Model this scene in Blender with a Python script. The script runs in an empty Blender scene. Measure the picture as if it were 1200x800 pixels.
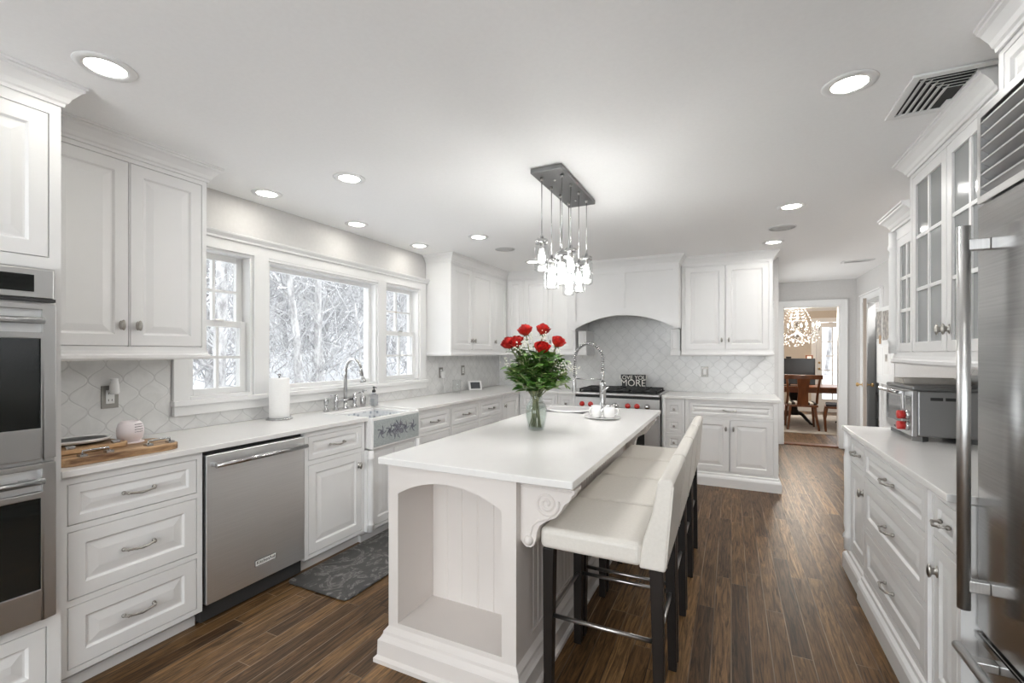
import bpy, bmesh, math, random
from math import sin, cos, pi, sqrt, radians
from mathutils import Vector, Matrix
random.seed(7)
scene = bpy.context.scene
COL = scene.collection

# ------------------------------------------------------------------ camera, world, exposure
CAM_H = 1.383
camd = bpy.data.cameras.new('camera'); cam = bpy.data.objects.new('camera', camd); COL.objects.link(cam)
cam.location = (0, 0, CAM_H); cam.rotation_euler = (pi/2, 0, radians(25.74))
camd.sensor_width = 36; camd.lens = 533/1200*36; camd.shift_y = 0.0105; camd.clip_start = 0.02; camd.clip_end = 400
scene.camera = cam
scene.view_settings.view_transform = 'Standard'; scene.view_settings.look = 'None'
scene.view_settings.gamma = 1; scene.view_settings.use_curve_mapping = False
scene.view_settings.exposure = 0.06
SKY = 3.0
W = bpy.data.worlds.new('overcast_sky'); scene.world = W; W.use_nodes = True
W.node_tree.nodes['Background'].inputs[0].default_value = (0.97, 0.98, 1.0, 1)
W.node_tree.nodes['Background'].inputs[1].default_value = SKY
DOWNLIGHT_W = 2.5; PENDANT_W = 3.1; LENS_E = 6.0; BULB_E = 8.0; DINING_W = 120.0; REAR_FILL_W = 78.0; PASSAGE_FILL_W = 20.0
try:
    cy = scene.cycles
    cy.use_denoising = True; cy.denoiser = 'OPENIMAGEDENOISE'
    cy.max_bounces = 12; cy.diffuse_bounces = 6; cy.glossy_bounces = 4; cy.transmission_bounces = 8
    cy.transparent_max_bounces = 24; cy.sample_clamp_indirect = 6.0; cy.caustics_reflective = False; cy.caustics_refractive = False
except Exception: pass

def portal(loc, rot, sx, sy):            # tells Cycles where the sky comes in; gives no light of its own
    l = bpy.data.lights.new('sky_portal', 'AREA'); l.shape = 'RECTANGLE'; l.size = sx; l.size_y = sy
    l.cycles.is_portal = True
    o = bpy.data.objects.new('sky_portal', l); o.location = loc; o.rotation_euler = rot; COL.objects.link(o)
portal((-3.16, 2.79, 1.57), (0, -pi/2, 0), 1.1, 2.45)
portal((2.2, 12.85, 1.1), (-pi/2, 0, 0), 1.0, 2.1)

# added fill lamp at an invented window behind the camera
_l = bpy.data.lights.new('window_daylight', 'AREA'); _l.shape = 'RECTANGLE'; _l.size = 3.0; _l.size_y = 1.7; _l.energy = REAR_FILL_W; _l.color = (.95, .975, 1)
_o = bpy.data.objects.new('window_daylight', _l); _o.location = (-.75, -2.30, 1.25); _o.rotation_euler = (pi/2, 0, 0); COL.objects.link(_o)

# added fill lamp at an invented, unseen window of the passage
_l = bpy.data.lights.new('window_daylight', 'AREA'); _l.shape = 'RECTANGLE'; _l.size = 1.8; _l.size_y = 1.4; _l.energy = PASSAGE_FILL_W; _l.color = (1, .985, .97)
_o = bpy.data.objects.new('window_daylight', _l); _o.location = (.32, 6.95, 1.25); _o.rotation_euler = (0, -pi/2, 0); COL.objects.link(_o)

# ------------------------------------------------------------------ helpers
class MB:
    def __init__(s): s.v = []; s.f = []; s.sm = []
    def add(s, vs, fs, smooth=False):
        n = len(s.v); s.v += [tuple(p) for p in vs]
        for f in fs: s.f.append(tuple(i+n for i in f)); s.sm.append(smooth)
        return s
    def box(s, x0, x1, y0, y1, z0, z1):
        if x0 > x1: x0, x1 = x1, x0
        if y0 > y1: y0, y1 = y1, y0
        if z0 > z1: z0, z1 = z1, z0
        return s.add([(x0,y0,z0),(x1,y0,z0),(x1,y1,z0),(x0,y1,z0),(x0,y0,z1),(x1,y0,z1),(x1,y1,z1),(x0,y1,z1)],
                     [(0,3,2,1),(4,5,6,7),(0,1,5,4),(1,2,6,5),(2,3,7,6),(3,0,4,7)])
    def prism(s, pts, ax, a0, a1, smooth=False):
        n = len(pts)
        def P(p, a):
            return (a, p[0], p[1]) if ax == 'x' else ((p[0], a, p[1]) if ax == 'y' else (p[0], p[1], a))
        vs = [P(p, a0) for p in pts] + [P(p, a1) for p in pts]
        fs = [tuple(range(n-1, -1, -1)), tuple(range(n, 2*n))]
        s.add(vs, fs)
        return s.add(vs, [(i, (i+1) % n, n+(i+1) % n, n+i) for i in range(n)], smooth)
    def tube(s, pts, r, n=8, smooth=True, caps=True, squash=None):
        pts = [Vector(p) for p in pts]; m = len(pts)
        rs = r if isinstance(r, (list, tuple)) else [r]*m
        t0 = (pts[1]-pts[0]).normalized()
        up = Vector((0,0,1)) if abs(t0.z) < .9 else Vector((1,0,0))
        u = t0.cross(up).normalized(); vs = []
        for i, p in enumerate(pts):
            t = (pts[min(i+1, m-1)]-pts[max(i-1, 0)]).normalized()
            u = u - t*u.dot(t)
            if u.length < 1e-6: u = t.orthogonal()
            u.normalize(); w = t.cross(u)
            for k in range(n):
                a = 2*pi*k/n; vs.append(p + (u*cos(a) + w*sin(a))*rs[i])
        fs = [(i*n+k, i*n+(k+1) % n, (i+1)*n+(k+1) % n, (i+1)*n+k) for i in range(m-1) for k in range(n)]
        s.add(vs, fs, smooth)
        if caps:
            s.add(vs[:n], [tuple(range(n-1, -1, -1))]); s.add(vs[-n:], [tuple(range(n))])
        return s
    def lathe(s, prof, n=24, c=(0,0,0), smooth=True, sx=1, sy=1):
        vs = []
        for r, z in prof:
            for k in range(n):
                a = 2*pi*k/n; vs.append((c[0]+r*cos(a)*sx, c[1]+r*sin(a)*sy, c[2]+z))
        fs = [(i*n+k, i*n+(k+1) % n, (i+1)*n+(k+1) % n, (i+1)*n+k) for i in range(len(prof)-1) for k in range(n)]
        s.add(vs, fs, smooth)
        if prof[0][0] > 1e-4: s.add(vs[:n], [tuple(range(n-1, -1, -1))])
        if prof[-1][0] > 1e-4: s.add(vs[-n:], [tuple(range(n))])
        return s
    def ball(s, c, r, n=12, m=8, sz=1.0):
        return s.lathe([(max(1e-5, r*sin(pi*i/m)), -r*cos(pi*i/m)*sz) for i in range(m+1)], n, c)
    def sweep(s, path, prof, closed=False):      # profile (out, z) along a plan path; outside is on the right of the travel
        P = [Vector((p[0], p[1])) for p in path]; n = len(P); vs = []; k = len(prof)
        def nrm(a, b):
            d = (b-a).normalized(); return Vector((d.y, -d.x))
        for i in range(n):
            if closed: n0 = nrm(P[i-1], P[i]); n1 = nrm(P[i], P[(i+1) % n])
            else:
                n0 = nrm(P[i-1], P[i]) if i else nrm(P[0], P[1])
                n1 = nrm(P[i], P[i+1]) if i < n-1 else n0
            m = (n0+n1); m = m/max(1e-6, m.dot(n1)) if m.length > 1e-6 else n1
            for o, z in prof: vs.append((P[i].x+m.x*o, P[i].y+m.y*o, z))
        fs = []
        for i in range(n if closed else n-1):
            j = (i+1) % n
            for q in range(k): fs.append((i*k+q, j*k+q, j*k+(q+1) % k, i*k+(q+1) % k))
        s.add(vs, fs)
        if not closed:
            s.add(vs[:k], [tuple(range(k))]); s.add(vs[-k:], [tuple(range(k-1, -1, -1))])
        return s
    def rings(s, x0, x1, z0, z1, rl):            # nested rectangles (inset, y) facing -y
        vs = []
        for ins, y in rl: vs += [(x0+ins,y,z0+ins),(x1-ins,y,z0+ins),(x1-ins,y,z1-ins),(x0+ins,y,z1-ins)]
        fs = [(3,2,1,0)]
        for i in range(len(rl)-1):
            for k in range(4): fs.append((i*4+k, i*4+(k+1) % 4, (i+1)*4+(k+1) % 4, (i+1)*4+k))
        e = (len(rl)-1)*4; fs.append((e, e+1, e+2, e+3))
        return s.add(vs, fs)
    def cells(s, u0, u1, z0, z1, holes, a0, a1, ax='y'):   # slab with rectangular holes (u0,u1,z0,z1)
        us = sorted({u0, u1, *[h[0] for h in holes], *[h[1] for h in holes]}); us = [u for u in us if u0 <= u <= u1]
        zs = sorted({z0, z1, *[h[2] for h in holes], *[h[3] for h in holes]}); zs = [z for z in zs if z0 <= z <= z1]
        for i in range(len(us)-1):
            run = None
            for j in range(len(zs)-1):
                cu, cz = (us[i]+us[i+1])/2, (zs[j]+zs[j+1])/2
                solid = not any(h[0] < cu < h[1] and h[2] < cz < h[3] for h in holes)
                if solid: run = (run[0], zs[j+1]) if run else (zs[j], zs[j+1])
                if run and (not solid or j == len(zs)-2):
                    if ax == 'y': s.box(us[i], us[i+1], a0, a1, run[0], run[1])
                    elif ax == 'x': s.box(a0, a1, us[i], us[i+1], run[0], run[1])
                    else: s.box(us[i], us[i+1], run[0], run[1], a0, a1)
                    run = None
        return s
    def xf(s, M):
        s.v = [tuple(M @ Vector(p)) for p in s.v]; return s
    def build(s, name, mat, parent=None, bevel=0, seg=2, sub=0):
        me = bpy.data.meshes.new(name); me.from_pydata(s.v, [], s.f); me.update()
        me.polygons.foreach_set('use_smooth', s.sm)
        bm = bmesh.new(); bm.from_mesh(me); bmesh.ops.remove_doubles(bm, verts=bm.verts, dist=1e-6)
        bmesh.ops.recalc_face_normals(bm, faces=bm.faces); bm.to_mesh(me); bm.free()
        o = bpy.data.objects.new(name, me); COL.objects.link(o)
        if mat: me.materials.append(mat)
        if parent: o.parent = parent
        if bevel:
            b = o.modifiers.new('bevel', 'BEVEL'); b.width = bevel; b.segments = seg; b.limit_method = 'ANGLE'; b.angle_limit = radians(40)
        if sub:
            q = o.modifiers.new('subsurf', 'SUBSURF'); q.levels = sub; q.render_levels = sub
        return o

def tag(o, label=None, cat=None, group=None, kind=None):
    if label: o['label'] = label
    if cat: o['category'] = cat
    if group: o['group'] = group
    if kind: o['kind'] = kind
    return o
def thing(name, label, cat, loc=(0,0,0), rz=0, group=None):
    o = bpy.data.objects.new(name, None); COL.objects.link(o); o.empty_display_size = .1
    o.location = loc; o.rotation_euler = (0, 0, rz)
    return tag(o, label, cat, group)
def struct(name, mb, mat, label=None, bevel=0):
    o = mb.build(name, mat, bevel=bevel); o['kind'] = 'structure'
    if label: o['label'] = label
    return o
def copy_tree(o, parent=None):
    c = o.copy(); COL.objects.link(c)
    if parent: c.parent = parent
    for ch in list(o.children): copy_tree(ch, c)
    return c
def text(name, body, mat, parent, loc, rot, size, depth=.001, align='CENTER'):
    cu = bpy.data.curves.new(name, 'FONT'); cu.body = body; cu.size = size; cu.extrude = depth
    cu.align_x = align; cu.align_y = 'CENTER'
    tmp = bpy.data.objects.new(name, cu); COL.objects.link(tmp); bpy.context.view_layer.update()
    me = bpy.data.meshes.new_from_object(tmp.evaluated_get(bpy.context.evaluated_depsgraph_get()))
    bpy.data.objects.remove(tmp); o = bpy.data.objects.new(name, me); COL.objects.link(o); me.materials.clear(); me.materials.append(mat)
    o.parent = parent; o.location = loc; o.rotation_euler = rot
    return o

# ------------------------------------------------------------------ materials
def mat(name, col=(.8,.8,.8), rough=.5, metal=0, spec=.5, coat=0, emis=None, es=0, trans=0):
    m = bpy.data.materials.new(name); m.use_nodes = True
    p = m.node_tree.nodes['Principled BSDF']
    p.inputs['Base Color'].default_value = (*col, 1); p.inputs['Roughness'].default_value = rough
    p.inputs['Metallic'].default_value = metal; p.inputs['Specular IOR Level'].default_value = spec
    p.inputs['Coat Weight'].default_value = coat; p.inputs['Transmission Weight'].default_value = trans
    if emis: p.inputs['Emission Color'].default_value = (*emis, 1); p.inputs['Emission Strength'].default_value = es
    return m
class NT:
    def __init__(s, m): s.t = m.node_tree; s.p = s.t.nodes.get('Principled BSDF')
    def n(s, typ, **kw):
        x = s.t.nodes.new(typ)
        for k, v in kw.items(): setattr(x, k, v)
        return x
    def l(s, a, b): s.t.links.new(a, b)
    def math(s, op, a, b=None, c=None):
        x = s.n('ShaderNodeMath', operation=op)
        for i, q in enumerate((a, b, c)):
            if q is None: continue
            if isinstance(q, (int, float)): x.inputs[i].default_value = q
            else: s.l(q, x.inputs[i])
        return x.outputs[0]
    def coords(s): return s.n('ShaderNodeTexCoord').outputs['Object']
    def mapping(s, vec, scale=(1,1,1), rot=(0,0,0)):
        x = s.n('ShaderNodeMapping'); s.l(vec, x.inputs[0]); x.inputs['Scale'].default_value = scale; x.inputs['Rotation'].default_value = rot
        return x.outputs[0]
    def noise(s, vec, scale, detail=4, rough=.5, dist=0):
        x = s.n('ShaderNodeTexNoise'); s.l(vec, x.inputs['Vector'])
        x.inputs['Scale'].default_value = scale; x.inputs['Detail'].default_value = detail
        x.inputs['Roughness'].default_value = rough; x.inputs['Distortion'].default_value = dist
        return x.outputs['Fac']
    def ramp(s, fac, stops):
        x = s.n('ShaderNodeValToRGB'); s.l(fac, x.inputs[0]); e = x.color_ramp.elements
        while len(e) < len(stops): e.new(.5)
        for q, (p, c) in zip(e, stops): q.position = p; q.color = (*c, 1) if len(c) == 3 else c
        return x.outputs[0]
    def mix(s, fac, a, b):
        x = s.n('ShaderNodeMix', data_type='RGBA')
        for i, q in ((0, fac), (6, a), (7, b)):
            if isinstance(q, (int, float)): x.inputs[i].default_value = q
            elif isinstance(q, tuple): x.inputs[i].default_value = (*q, 1)
            else: s.l(q, x.inputs[i])
        return x.outputs[2]
    def bump(s, h, strength=.2, dist=.01):
        x = s.n('ShaderNodeBump'); x.inputs['Strength'].default_value = strength; x.inputs['Distance'].default_value = dist
        s.l(h, x.inputs['Height']); s.l(x.outputs[0], s.p.inputs['Normal'])
    def color(s, c): s.l(c, s.p.inputs['Base Color'])
    def roughness(s, c): s.l(c, s.p.inputs['Roughness'])

def mottled(name, c0, c1, scale, rough, bumpv=0, stretch=(1,1,1), metal=0, coat=0, spec=.5, detail=4):
    m = mat(name, c0, rough, metal, spec, coat); N = NT(m)
    f = N.noise(N.mapping(N.coords(), stretch), scale, detail)
    N.color(N.ramp(f, [(.3, c0), (.7, c1)]))
    if bumpv: N.bump(f, bumpv, .005)
    return m
M = {}
M['cab'] = mottled('cabinet_paint', (.755,.752,.745), (.785,.782,.775), 3, .38, .02)
M['cab_warm'] = mottled('island_paint', (.70,.66,.63), (.73,.69,.66), 3, .42, .02)
M['wall'] = mottled('wall_paint', (.58,.57,.56), (.61,.60,.59), 40, .7, .03)
M['dining_wall'] = mottled('dining_wall_paint', (.50,.44,.37), (.53,.47,.40), 40, .75, .03)
M['ceiling'] = mottled('ceiling_paint', (.88,.88,.877), (.90,.90,.897), 60, .8, .03)
M['trim'] = mat('trim_paint', (.77,.77,.763), .4)
M['steel'] = mottled('stainless_steel', (.76,.765,.77), (.82,.825,.83), 3, .42, .012, (1,1,60), 1.0)
M['steel_h'] = mottled('brushed_steel', (.52,.52,.515), (.60,.595,.59), 3, .36, .01, (1,60,1), 1.0)
M['fridge'] = mottled('refrigerator_steel', (.50,.50,.495), (.60,.60,.595), 3, .19, .012, (1,1,60), 1.0)
M['plate'] = mat('dark_cover_plate', (.30,.29,.27), .4, .8)
M['chrome'] = mat('chrome', (.52,.52,.52), .18, 1)
M['canopy'] = mat('dark_nickel', (.26,.26,.26), .35, 1)
M['pewter'] = mottled('pewter', (.34,.32,.29), (.48,.46,.43), 60, .3, .02, metal=1.0)
M['nickel'] = mat('brushed_nickel', (.45,.44,.43), .3, 1)
M['brass'] = mat('brass', (.50,.33,.15), .3, 1)
M['black_glass'] = mat('oven_glass', (.012,.013,.012), .06, 0, .6)
M['black'] = mat('black_plastic', (.015,.015,.015), .4)
M['iron'] = mottled('cast_iron', (.012,.012,.012), (.03,.03,.03), 60, .55, .1)
M['dark_gap'] = mat('dark_recess', (.03,.03,.03), .7)
M['grey_metal'] = mat('dark_grey_metal', (.20,.20,.20), .4, .7)
M['red'] = mat('red_plastic', (.55,.02,.015), .3, 0, .5, .4)
M['white_ceramic'] = mat('white_ceramic', (.84,.83,.82), .15, 0, .5, .3)
M['pink_ceramic'] = mottled('blush_ceramic', (.80,.72,.73), (.84,.79,.79), 8, .3)
M['paper'] = mottled('paper_towel', (.84,.83,.82), (.86,.86,.85), 120, .9, .2)
M['leather'] = mottled('cream_leather', (.68,.65,.60), (.72,.69,.64), 90, .45, .08)
M['espresso'] = mottled('espresso_wood', (.008,.006,.005), (.017,.013,.011), 6, .42, .02, (1,1,.08), spec=.3)
M['olive_wood'] = mottled('olive_wood', (.11,.045,.016), (.66,.43,.23), 14, .45, .05, (3,.45,3), detail=6)
M['cherry'] = mottled('cherry_wood', (.13,.045,.018), (.22,.08,.033), 5, .3, .02, (3,3,.3))
M['green'] = mottled('rose_leaf', (.022,.085,.012), (.13,.29,.045), 30, .4, .05)
M['green2'] = mottled('pale_leaf', (.09,.17,.04), (.22,.30,.09), 30, .45, .05)
M['stem'] = mottled('flower_stem', (.13,.16,.06), (.34,.33,.19), 20, .5)
M['rose'] = mottled('red_rose_petal', (.26,.004,.004), (.62,.022,.014), 45, .5, .05)
M['bloom_white'] = mat('small_white_flower', (.75,.74,.66), .7)
M['rug'] = mottled('pale_rug', (.46,.44,.42), (.60,.58,.55), 12, .95, .2)
M['stripe'] = mat('striped_fabric', (.6,.6,.58), .9)
M['navy'] = mat('dark_blue_fabric', (.03,.035,.05), .8)
M['snow'] = mottled('snow', (.80,.82,.86), (.88,.89,.92), 2, .8, .2)
M['white_plastic'] = mat('white_plastic', (.8,.8,.79), .35)
M['screen'] = mat('dark_screen', (.05,.055,.06), .25)
M['letters'] = mat('cream_letters', (.82,.80,.74), .6)
M['copper'] = mottled('copper_photo', (.30,.10,.05), (.60,.30,.20), 30, .4)
M['photo'] = mottled('photograph_print', (.08,.08,.08), (.55,.50,.45), 20, .4)
M['card'] = mat('white_paper', (.78,.77,.75), .8)
M['taupe'] = mat('pantry_shade', (.35,.30,.26), .8)  # brown-grey of the pantry door's wooden edge
M['lens'] = mat('lamp_lens', (.9,.9,.88), .5, emis=(1,.96,.9), es=LENS_E)
M['bulb'] = mat('lamp_bulb', (.9,.9,.88), .5, emis=(1,.97,.93), es=BULB_E)
M['candle'] = mat('candle_bulb', (.9,.9,.88), .5, emis=(1,.9,.75), es=10)
M['speaker'] = mottled('speaker_cloth', (.50,.50,.495), (.58,.58,.575), 300, .8, .1)

# striped seat fabric
N = NT(M['stripe']); c = N.n('ShaderNodeSeparateXYZ'); N.l(N.coords(), c.inputs[0])
N.color(N.ramp(N.math('FRACT', N.math('MULTIPLY', c.outputs[0], 9)), [(.48, (.65,.64,.6)), (.52, (.03,.03,.03))]))

def thin_glass(name, tint=(.96,.97,.97), refl=.5, rough=.02, haze=0.0):
    m = bpy.data.materials.new(name); m.use_nodes = True; t = m.node_tree; t.nodes.clear(); N = NT(m)
    out = N.n('ShaderNodeOutputMaterial'); tr = N.n('ShaderNodeBsdfTransparent'); tr.inputs[0].default_value = (*tint, 1)
    gl = N.n('ShaderNodeBsdfGlossy'); gl.inputs['Roughness'].default_value = rough
    lw = N.n('ShaderNodeLayerWeight'); lw.inputs[0].default_value = .5
    mx = N.n('ShaderNodeMixShader'); N.l(N.math('MULTIPLY_ADD', N.math('POWER', lw.outputs['Facing'], 3.5), refl, .03), mx.inputs[0])
    N.l(tr.outputs[0], mx.inputs[1]); N.l(gl.outputs[0], mx.inputs[2]); last = mx.outputs[0]
    if haze:
        df = N.n('ShaderNodeBsdfDiffuse'); df.inputs[0].default_value = (.62,.63,.63, 1)
        m2 = N.n('ShaderNodeMixShader'); m2.inputs[0].default_value = haze
        N.l(last, m2.inputs[1]); N.l(df.outputs[0], m2.inputs[2]); last = m2.outputs[0]
    N.l(last, out.inputs[0]); return m
M['glass'] = thin_glass('window_glass')
M['jar'] = thin_glass('clear_jar_glass', (.95,.96,.96), 1.0)
M['vase'] = thin_glass('vase_glass', (.90,.92,.91), .6)
M['water'] = thin_glass('vase_water', (.93,.95,.93), .15)
M['seedy'] = thin_glass('seedy_cabinet_glass', (.75,.77,.78), .7, .12, .35)
M['crystal'] = thin_glass('crystal', (.85,.86,.88), 1.0)
M['drops'] = mat('crystal_drops', (.85,.85,.85), .08, 0, .9)

# quartz worktop
M['quartz'] = mat('white_quartz', (.80,.79,.77), .22, 0, .5); N = NT(M['quartz'])
v = N.coords(); f = N.noise(v, 2.2, 8, .65, 1.5)
N.color(N.mix(N.ramp(f, [(.47, (0,0,0)), (.5, (.22,.22,.22)), (.53, (0,0,0))]), (.77,.76,.745), (.72,.71,.69)))

# lantern tile
def tile(name, axis, su=.15, sv=.165):
    m = mat(name, (.8,.8,.8), .18); N = NT(m); c = N.n('ShaderNodeSeparateXYZ'); co = N.coords(); N.l(co, c.inputs[0])
    u = N.math('DIVIDE', c.outputs[axis], su); vv = N.math('DIVIDE', c.outputs[2], sv)
    k = N.math('MULTIPLY', N.math('COSINE', N.math('MULTIPLY', vv, 2*pi)), .25)
    e1 = N.math('ABSOLUTE', N.math('SUBTRACT', N.math('FRACT', N.math('ADD', N.math('SUBTRACT', u, k), .5)), .5))
    e2 = N.math('ABSOLUTE', N.math('SUBTRACT', N.math('FRACT', N.math('ADD', u, k)), .5))
    d = N.math('MINIMUM', e1, e2)
    g = N.n('ShaderNodeMapRange'); N.l(d, g.inputs[0]); g.inputs[1].default_value = .012; g.inputs[2].default_value = .04
    nz = N.ramp(N.noise(co, 7, 6, .6, .8), [(.35, (.68,.68,.67)), (.6, (.76,.76,.75))])
    N.color(N.mix(g.outputs[0], (.64,.64,.63), nz)); N.bump(g.outputs[0], .35, .004)
    return m
M['tile_l'] = tile('lantern_tile_side', 1); M['tile_b'] = tile('lantern_tile_back', 0)

# oak floor: narrow boards along Y
M['floor'] = mat('dark_oak_floor', (.1,.06,.035), .3, 0, .28); N = NT(M['floor'])
co = N.coords(); c = N.n('ShaderNodeSeparateXYZ'); N.l(co, c.inputs[0])
bx = N.math('DIVIDE', c.outputs[0], .083); bi = N.math('FLOOR', bx); bf = N.math('FRACT', bx)
wn = N.n('ShaderNodeTexWhiteNoise', noise_dimensions='1D'); N.l(bi, wn.inputs['W'])
by = N.math('ADD', N.math('DIVIDE', c.outputs[1], 1.1), N.math('MULTIPLY', wn.outputs['Value'], 7.3))
yi = N.math('FLOOR', by); yf = N.math('FRACT', by)
w2 = N.n('ShaderNodeTexWhiteNoise', noise_dimensions='2D'); cb = N.n('ShaderNodeCombineXYZ'); N.l(bi, cb.inputs[0]); N.l(yi, cb.inputs[1]); N.l(cb.outputs[0], w2.inputs['Vector'])
base = N.ramp(w2.outputs['Value'], [(0, (.060,.031,.012)), (.35, (.105,.056,.022)), (.7, (.140,.077,.031)), (1, (.20,.113,.048))])
off = N.n('ShaderNodeCombineXYZ'); N.l(N.math('ADD', c.outputs[0], N.math('MULTIPLY', w2.outputs['Value'], 13)), off.inputs[0]); N.l(c.outputs[1], off.inputs[1])
gr = N.noise(N.mapping(off.outputs[0], (42, 2.6, 1)), 1.0, 9, .68, 2.2)
gcol = N.ramp(gr, [(.36, (.28,.26,.24)), (.5, (.95,.95,.95)), (.64, (1.8,1.75,1.68))])
mu = N.n('ShaderNodeMix', data_type='RGBA', blend_type='MULTIPLY'); mu.inputs[0].default_value = 1.0
N.l(base, mu.inputs[6]); N.l(gcol, mu.inputs[7])
ed = N.math('MINIMUM', N.math('MINIMUM', bf, N.math('SUBTRACT', 1, bf)), N.math('MULTIPLY', N.math('MINIMUM', yf, N.math('SUBTRACT', 1, yf)), 18))
gap = N.n('ShaderNodeMapRange'); N.l(ed, gap.inputs[0]); gap.inputs[1].default_value = .012; gap.inputs[2].default_value = .035
seam_tone = N.ramp(N.noise(co, 1.1, 3), [(.40, (.02,.012,.008)), (.56, (.30,.22,.15))])  # seam colour goes from dark to pale by noise
N.color(N.mix(gap.outputs[0], seam_tone, mu.outputs[2]))
N.roughness(N.ramp(gr, [(.3, (.46,)*3), (.7, (.34,)*3)]))
N.bump(N.math('ADD', gap.outputs[0], N.math('MULTIPLY', gr, .25)), .12, .003)

# swirled anti-fatigue mat, floral stoneware
M['mat'] = mat('dark_swirled_vinyl', (.05,.05,.05), .4); N = NT(M['mat'])
f = N.noise(N.mapping(N.coords(), (7, 5, 7)), 1.0, 5, .55, 3.0)
N.color(N.ramp(f, [(.40, (.055,.053,.05)), (.53, (.075,.072,.068)), (.575, (.26,.25,.24)), (.61, (.08,.077,.072)), (.72, (.20,.19,.18)), (.76, (.06,.058,.055))]))
N.bump(f, .15, .004)
M['apron'] = mat('grey_stoneware', (.42,.44,.44), .35); N = NT(M['apron'])
N.color(N.ramp(N.noise(N.coords(), 160, 3, .6), [(.35, (.30,.335,.335)), (.65, (.47,.50,.495))]))
M['floral'] = mat('grey_blue_glaze', (.16,.16,.20), .3)
M['slat'] = mat('grille_slat', (.42,.42,.42), .45, .7)
M['bowl'] = mat('patterned_bowl', (.6,.62,.64), .25); N = NT(M['bowl'])
vo = N.n('ShaderNodeTexVoronoi'); N.l(N.coords(), vo.inputs['Vector']); vo.inputs['Scale'].default_value = 26
N.color(N.ramp(vo.outputs['Distance'], [(.15, (.30,.32,.36)), (.35, (.62,.64,.66)), (.6, (.74,.75,.76))]))
# frosted bark; colour also paled to stand for overexposed haze
M['bark'] = mat('snow_dusted_bark', (.2,.19,.18), .9); N = NT(M['bark'])
N.color(N.ramp(N.noise(N.mapping(N.coords(), (3,3,1.2)), 2.0, 5, .7), [(.38, (.24,.235,.235)), (.62, (.56,.56,.56))]))
M['twig'] = mat('snowy_twigs', (.6,.6,.62), .9); N = NT(M['twig'])  # snow on the twigs, with haze pallor also put into the colour
N.color(N.ramp(N.noise(N.coords(), .9, 4, .7), [(.36, (.34,.34,.345)), (.60, (.72,.72,.73))]))

# ------------------------------------------------------------------ the room
H = 2.43
WIN = [(1.64, 2.06, 1.09, 2.05), (2.17, 3.29, 1.09, 2.03), (3.40, 3.93, 1.09, 2.05)]
struct('floor', MB().box(-3.15, 3.4, -2.25, 12.75, -.12, 0), M['floor'])
struct('ceiling', MB().box(-3.15, 3.4, -2.25, 12.75, H, H+.12), M['ceiling'])
struct('wall_left', MB().cells(-2.25, 5.95, 0, H, WIN, -3.15, -3.0, 'x'), M['wall'])
struct('wall_back', MB().box(-3.0, .47, 5.8, 5.95, 0, H), M['wall'])
struct('wall_front', MB().cells(-3.0, 1.42, 0, H, [(-2.3, .8, .35, 2.15)], -2.25, -2.1), M['wall'])
struct('wall_right', MB().box(1.27, 1.42, -2.1, 3.6, 0, H).box(1.27, 1.6, 3.6, 3.66, 0, H), M['wall'])
struct('wall_passage_left', MB().cells(5.95, 7.95, 0, H, [(6.2, 7.7, .3, 2.2)], .35, .47, 'x'), M['wall'])
wp = struct('window_5', MB().cells(6.2, 7.7, .3, 2.2, [(6.25, 6.92, .35, 2.15), (6.98, 7.65, .35, 2.15)], .37, .45, 'x'), M['trim'])  # unseen window, added to brighten the passage
MB().box(.408, .412, 6.25, 7.65, .35, 2.15).build('glass_pane', M['glass'], wp)
struct('wall_passage_right', MB().cells(3.6, 7.95, 0, H, [(6.74, 7.53, -1, 2.05)], 1.6, 1.72, 'x'), M['wall'])
struct('wall_far', MB().cells(-1.1, 3.3, 0, H, [(.70, 1.41, -1, 2.06)], 7.95, 8.07), M['wall'])
struct('wall_dining_left', MB().box(-1.2, -1.1, 7.95, 12.6, 0, H), M['dining_wall'])
struct('wall_dining_right', MB().box(3.3, 3.4, 7.95, 12.6, 0, H), M['dining_wall'])
struct('wall_dining_far', MB().cells(-1.2, 3.4, 0, H, [(1.77, 2.63, -1, 2.08)], 12.6, 12.75), M['dining_wall'])
struct('wall_dining_near', MB().cells(-1.1, 3.3, 0, H, [(.60, 1.51, -1, 2.14)], 8.07, 8.085), M['dining_wall'])
struct('wall_pantry', MB().box(1.72, 2.5, 6.35, 6.41, 0, H).box(1.72, 2.5, 7.89, 7.95, 0, H).box(2.44, 2.5, 6.41, 7.89, 0, H), M['wall'])

def wallboard(axis, a, b, at, name, out):
    m = MB()
    if axis == 'y': m.box(at, at+out*.015, a, b, 0, .11).box(at, at+out*.009, a, b, .11, .135)
    else: m.box(a, b, at, at+out*.015, 0, .11).box(a, b, at, at+out*.009, .11, .135)
    struct(name, m, M['trim'], bevel=.002)
wallboard('x', .47, .60, 7.95, 'baseboard_far_left', -1); wallboard('x', 1.51, 1.6, 7.95, 'baseboard_far_right', -1)
wallboard('y', 7.62, 7.95, 1.6, 'baseboard_passage_right', -1); wallboard('y', 5.96, 7.95, .47, 'baseboard_passage_left', 1)
wallboard('x', -1.1, 1.68, 12.6, 'baseboard_dining_far', -1)
# wall tiles
struct('backsplash_left', MB().cells(.84, 5.8, .914, 1.40, [(1.55, 4.035, 1.0, 1.5)], -3.0, -2.992, 'x'), M['tile_l'])
struct('backsplash_back', MB().box(-2.992, .43, 5.792, 5.8, .914, 1.95), M['tile_b'])
struct('backsplash_right', MB().box(1.262, 1.27, 1.97, 3.6, .914, 1.36), M['tile_l'])

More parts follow.
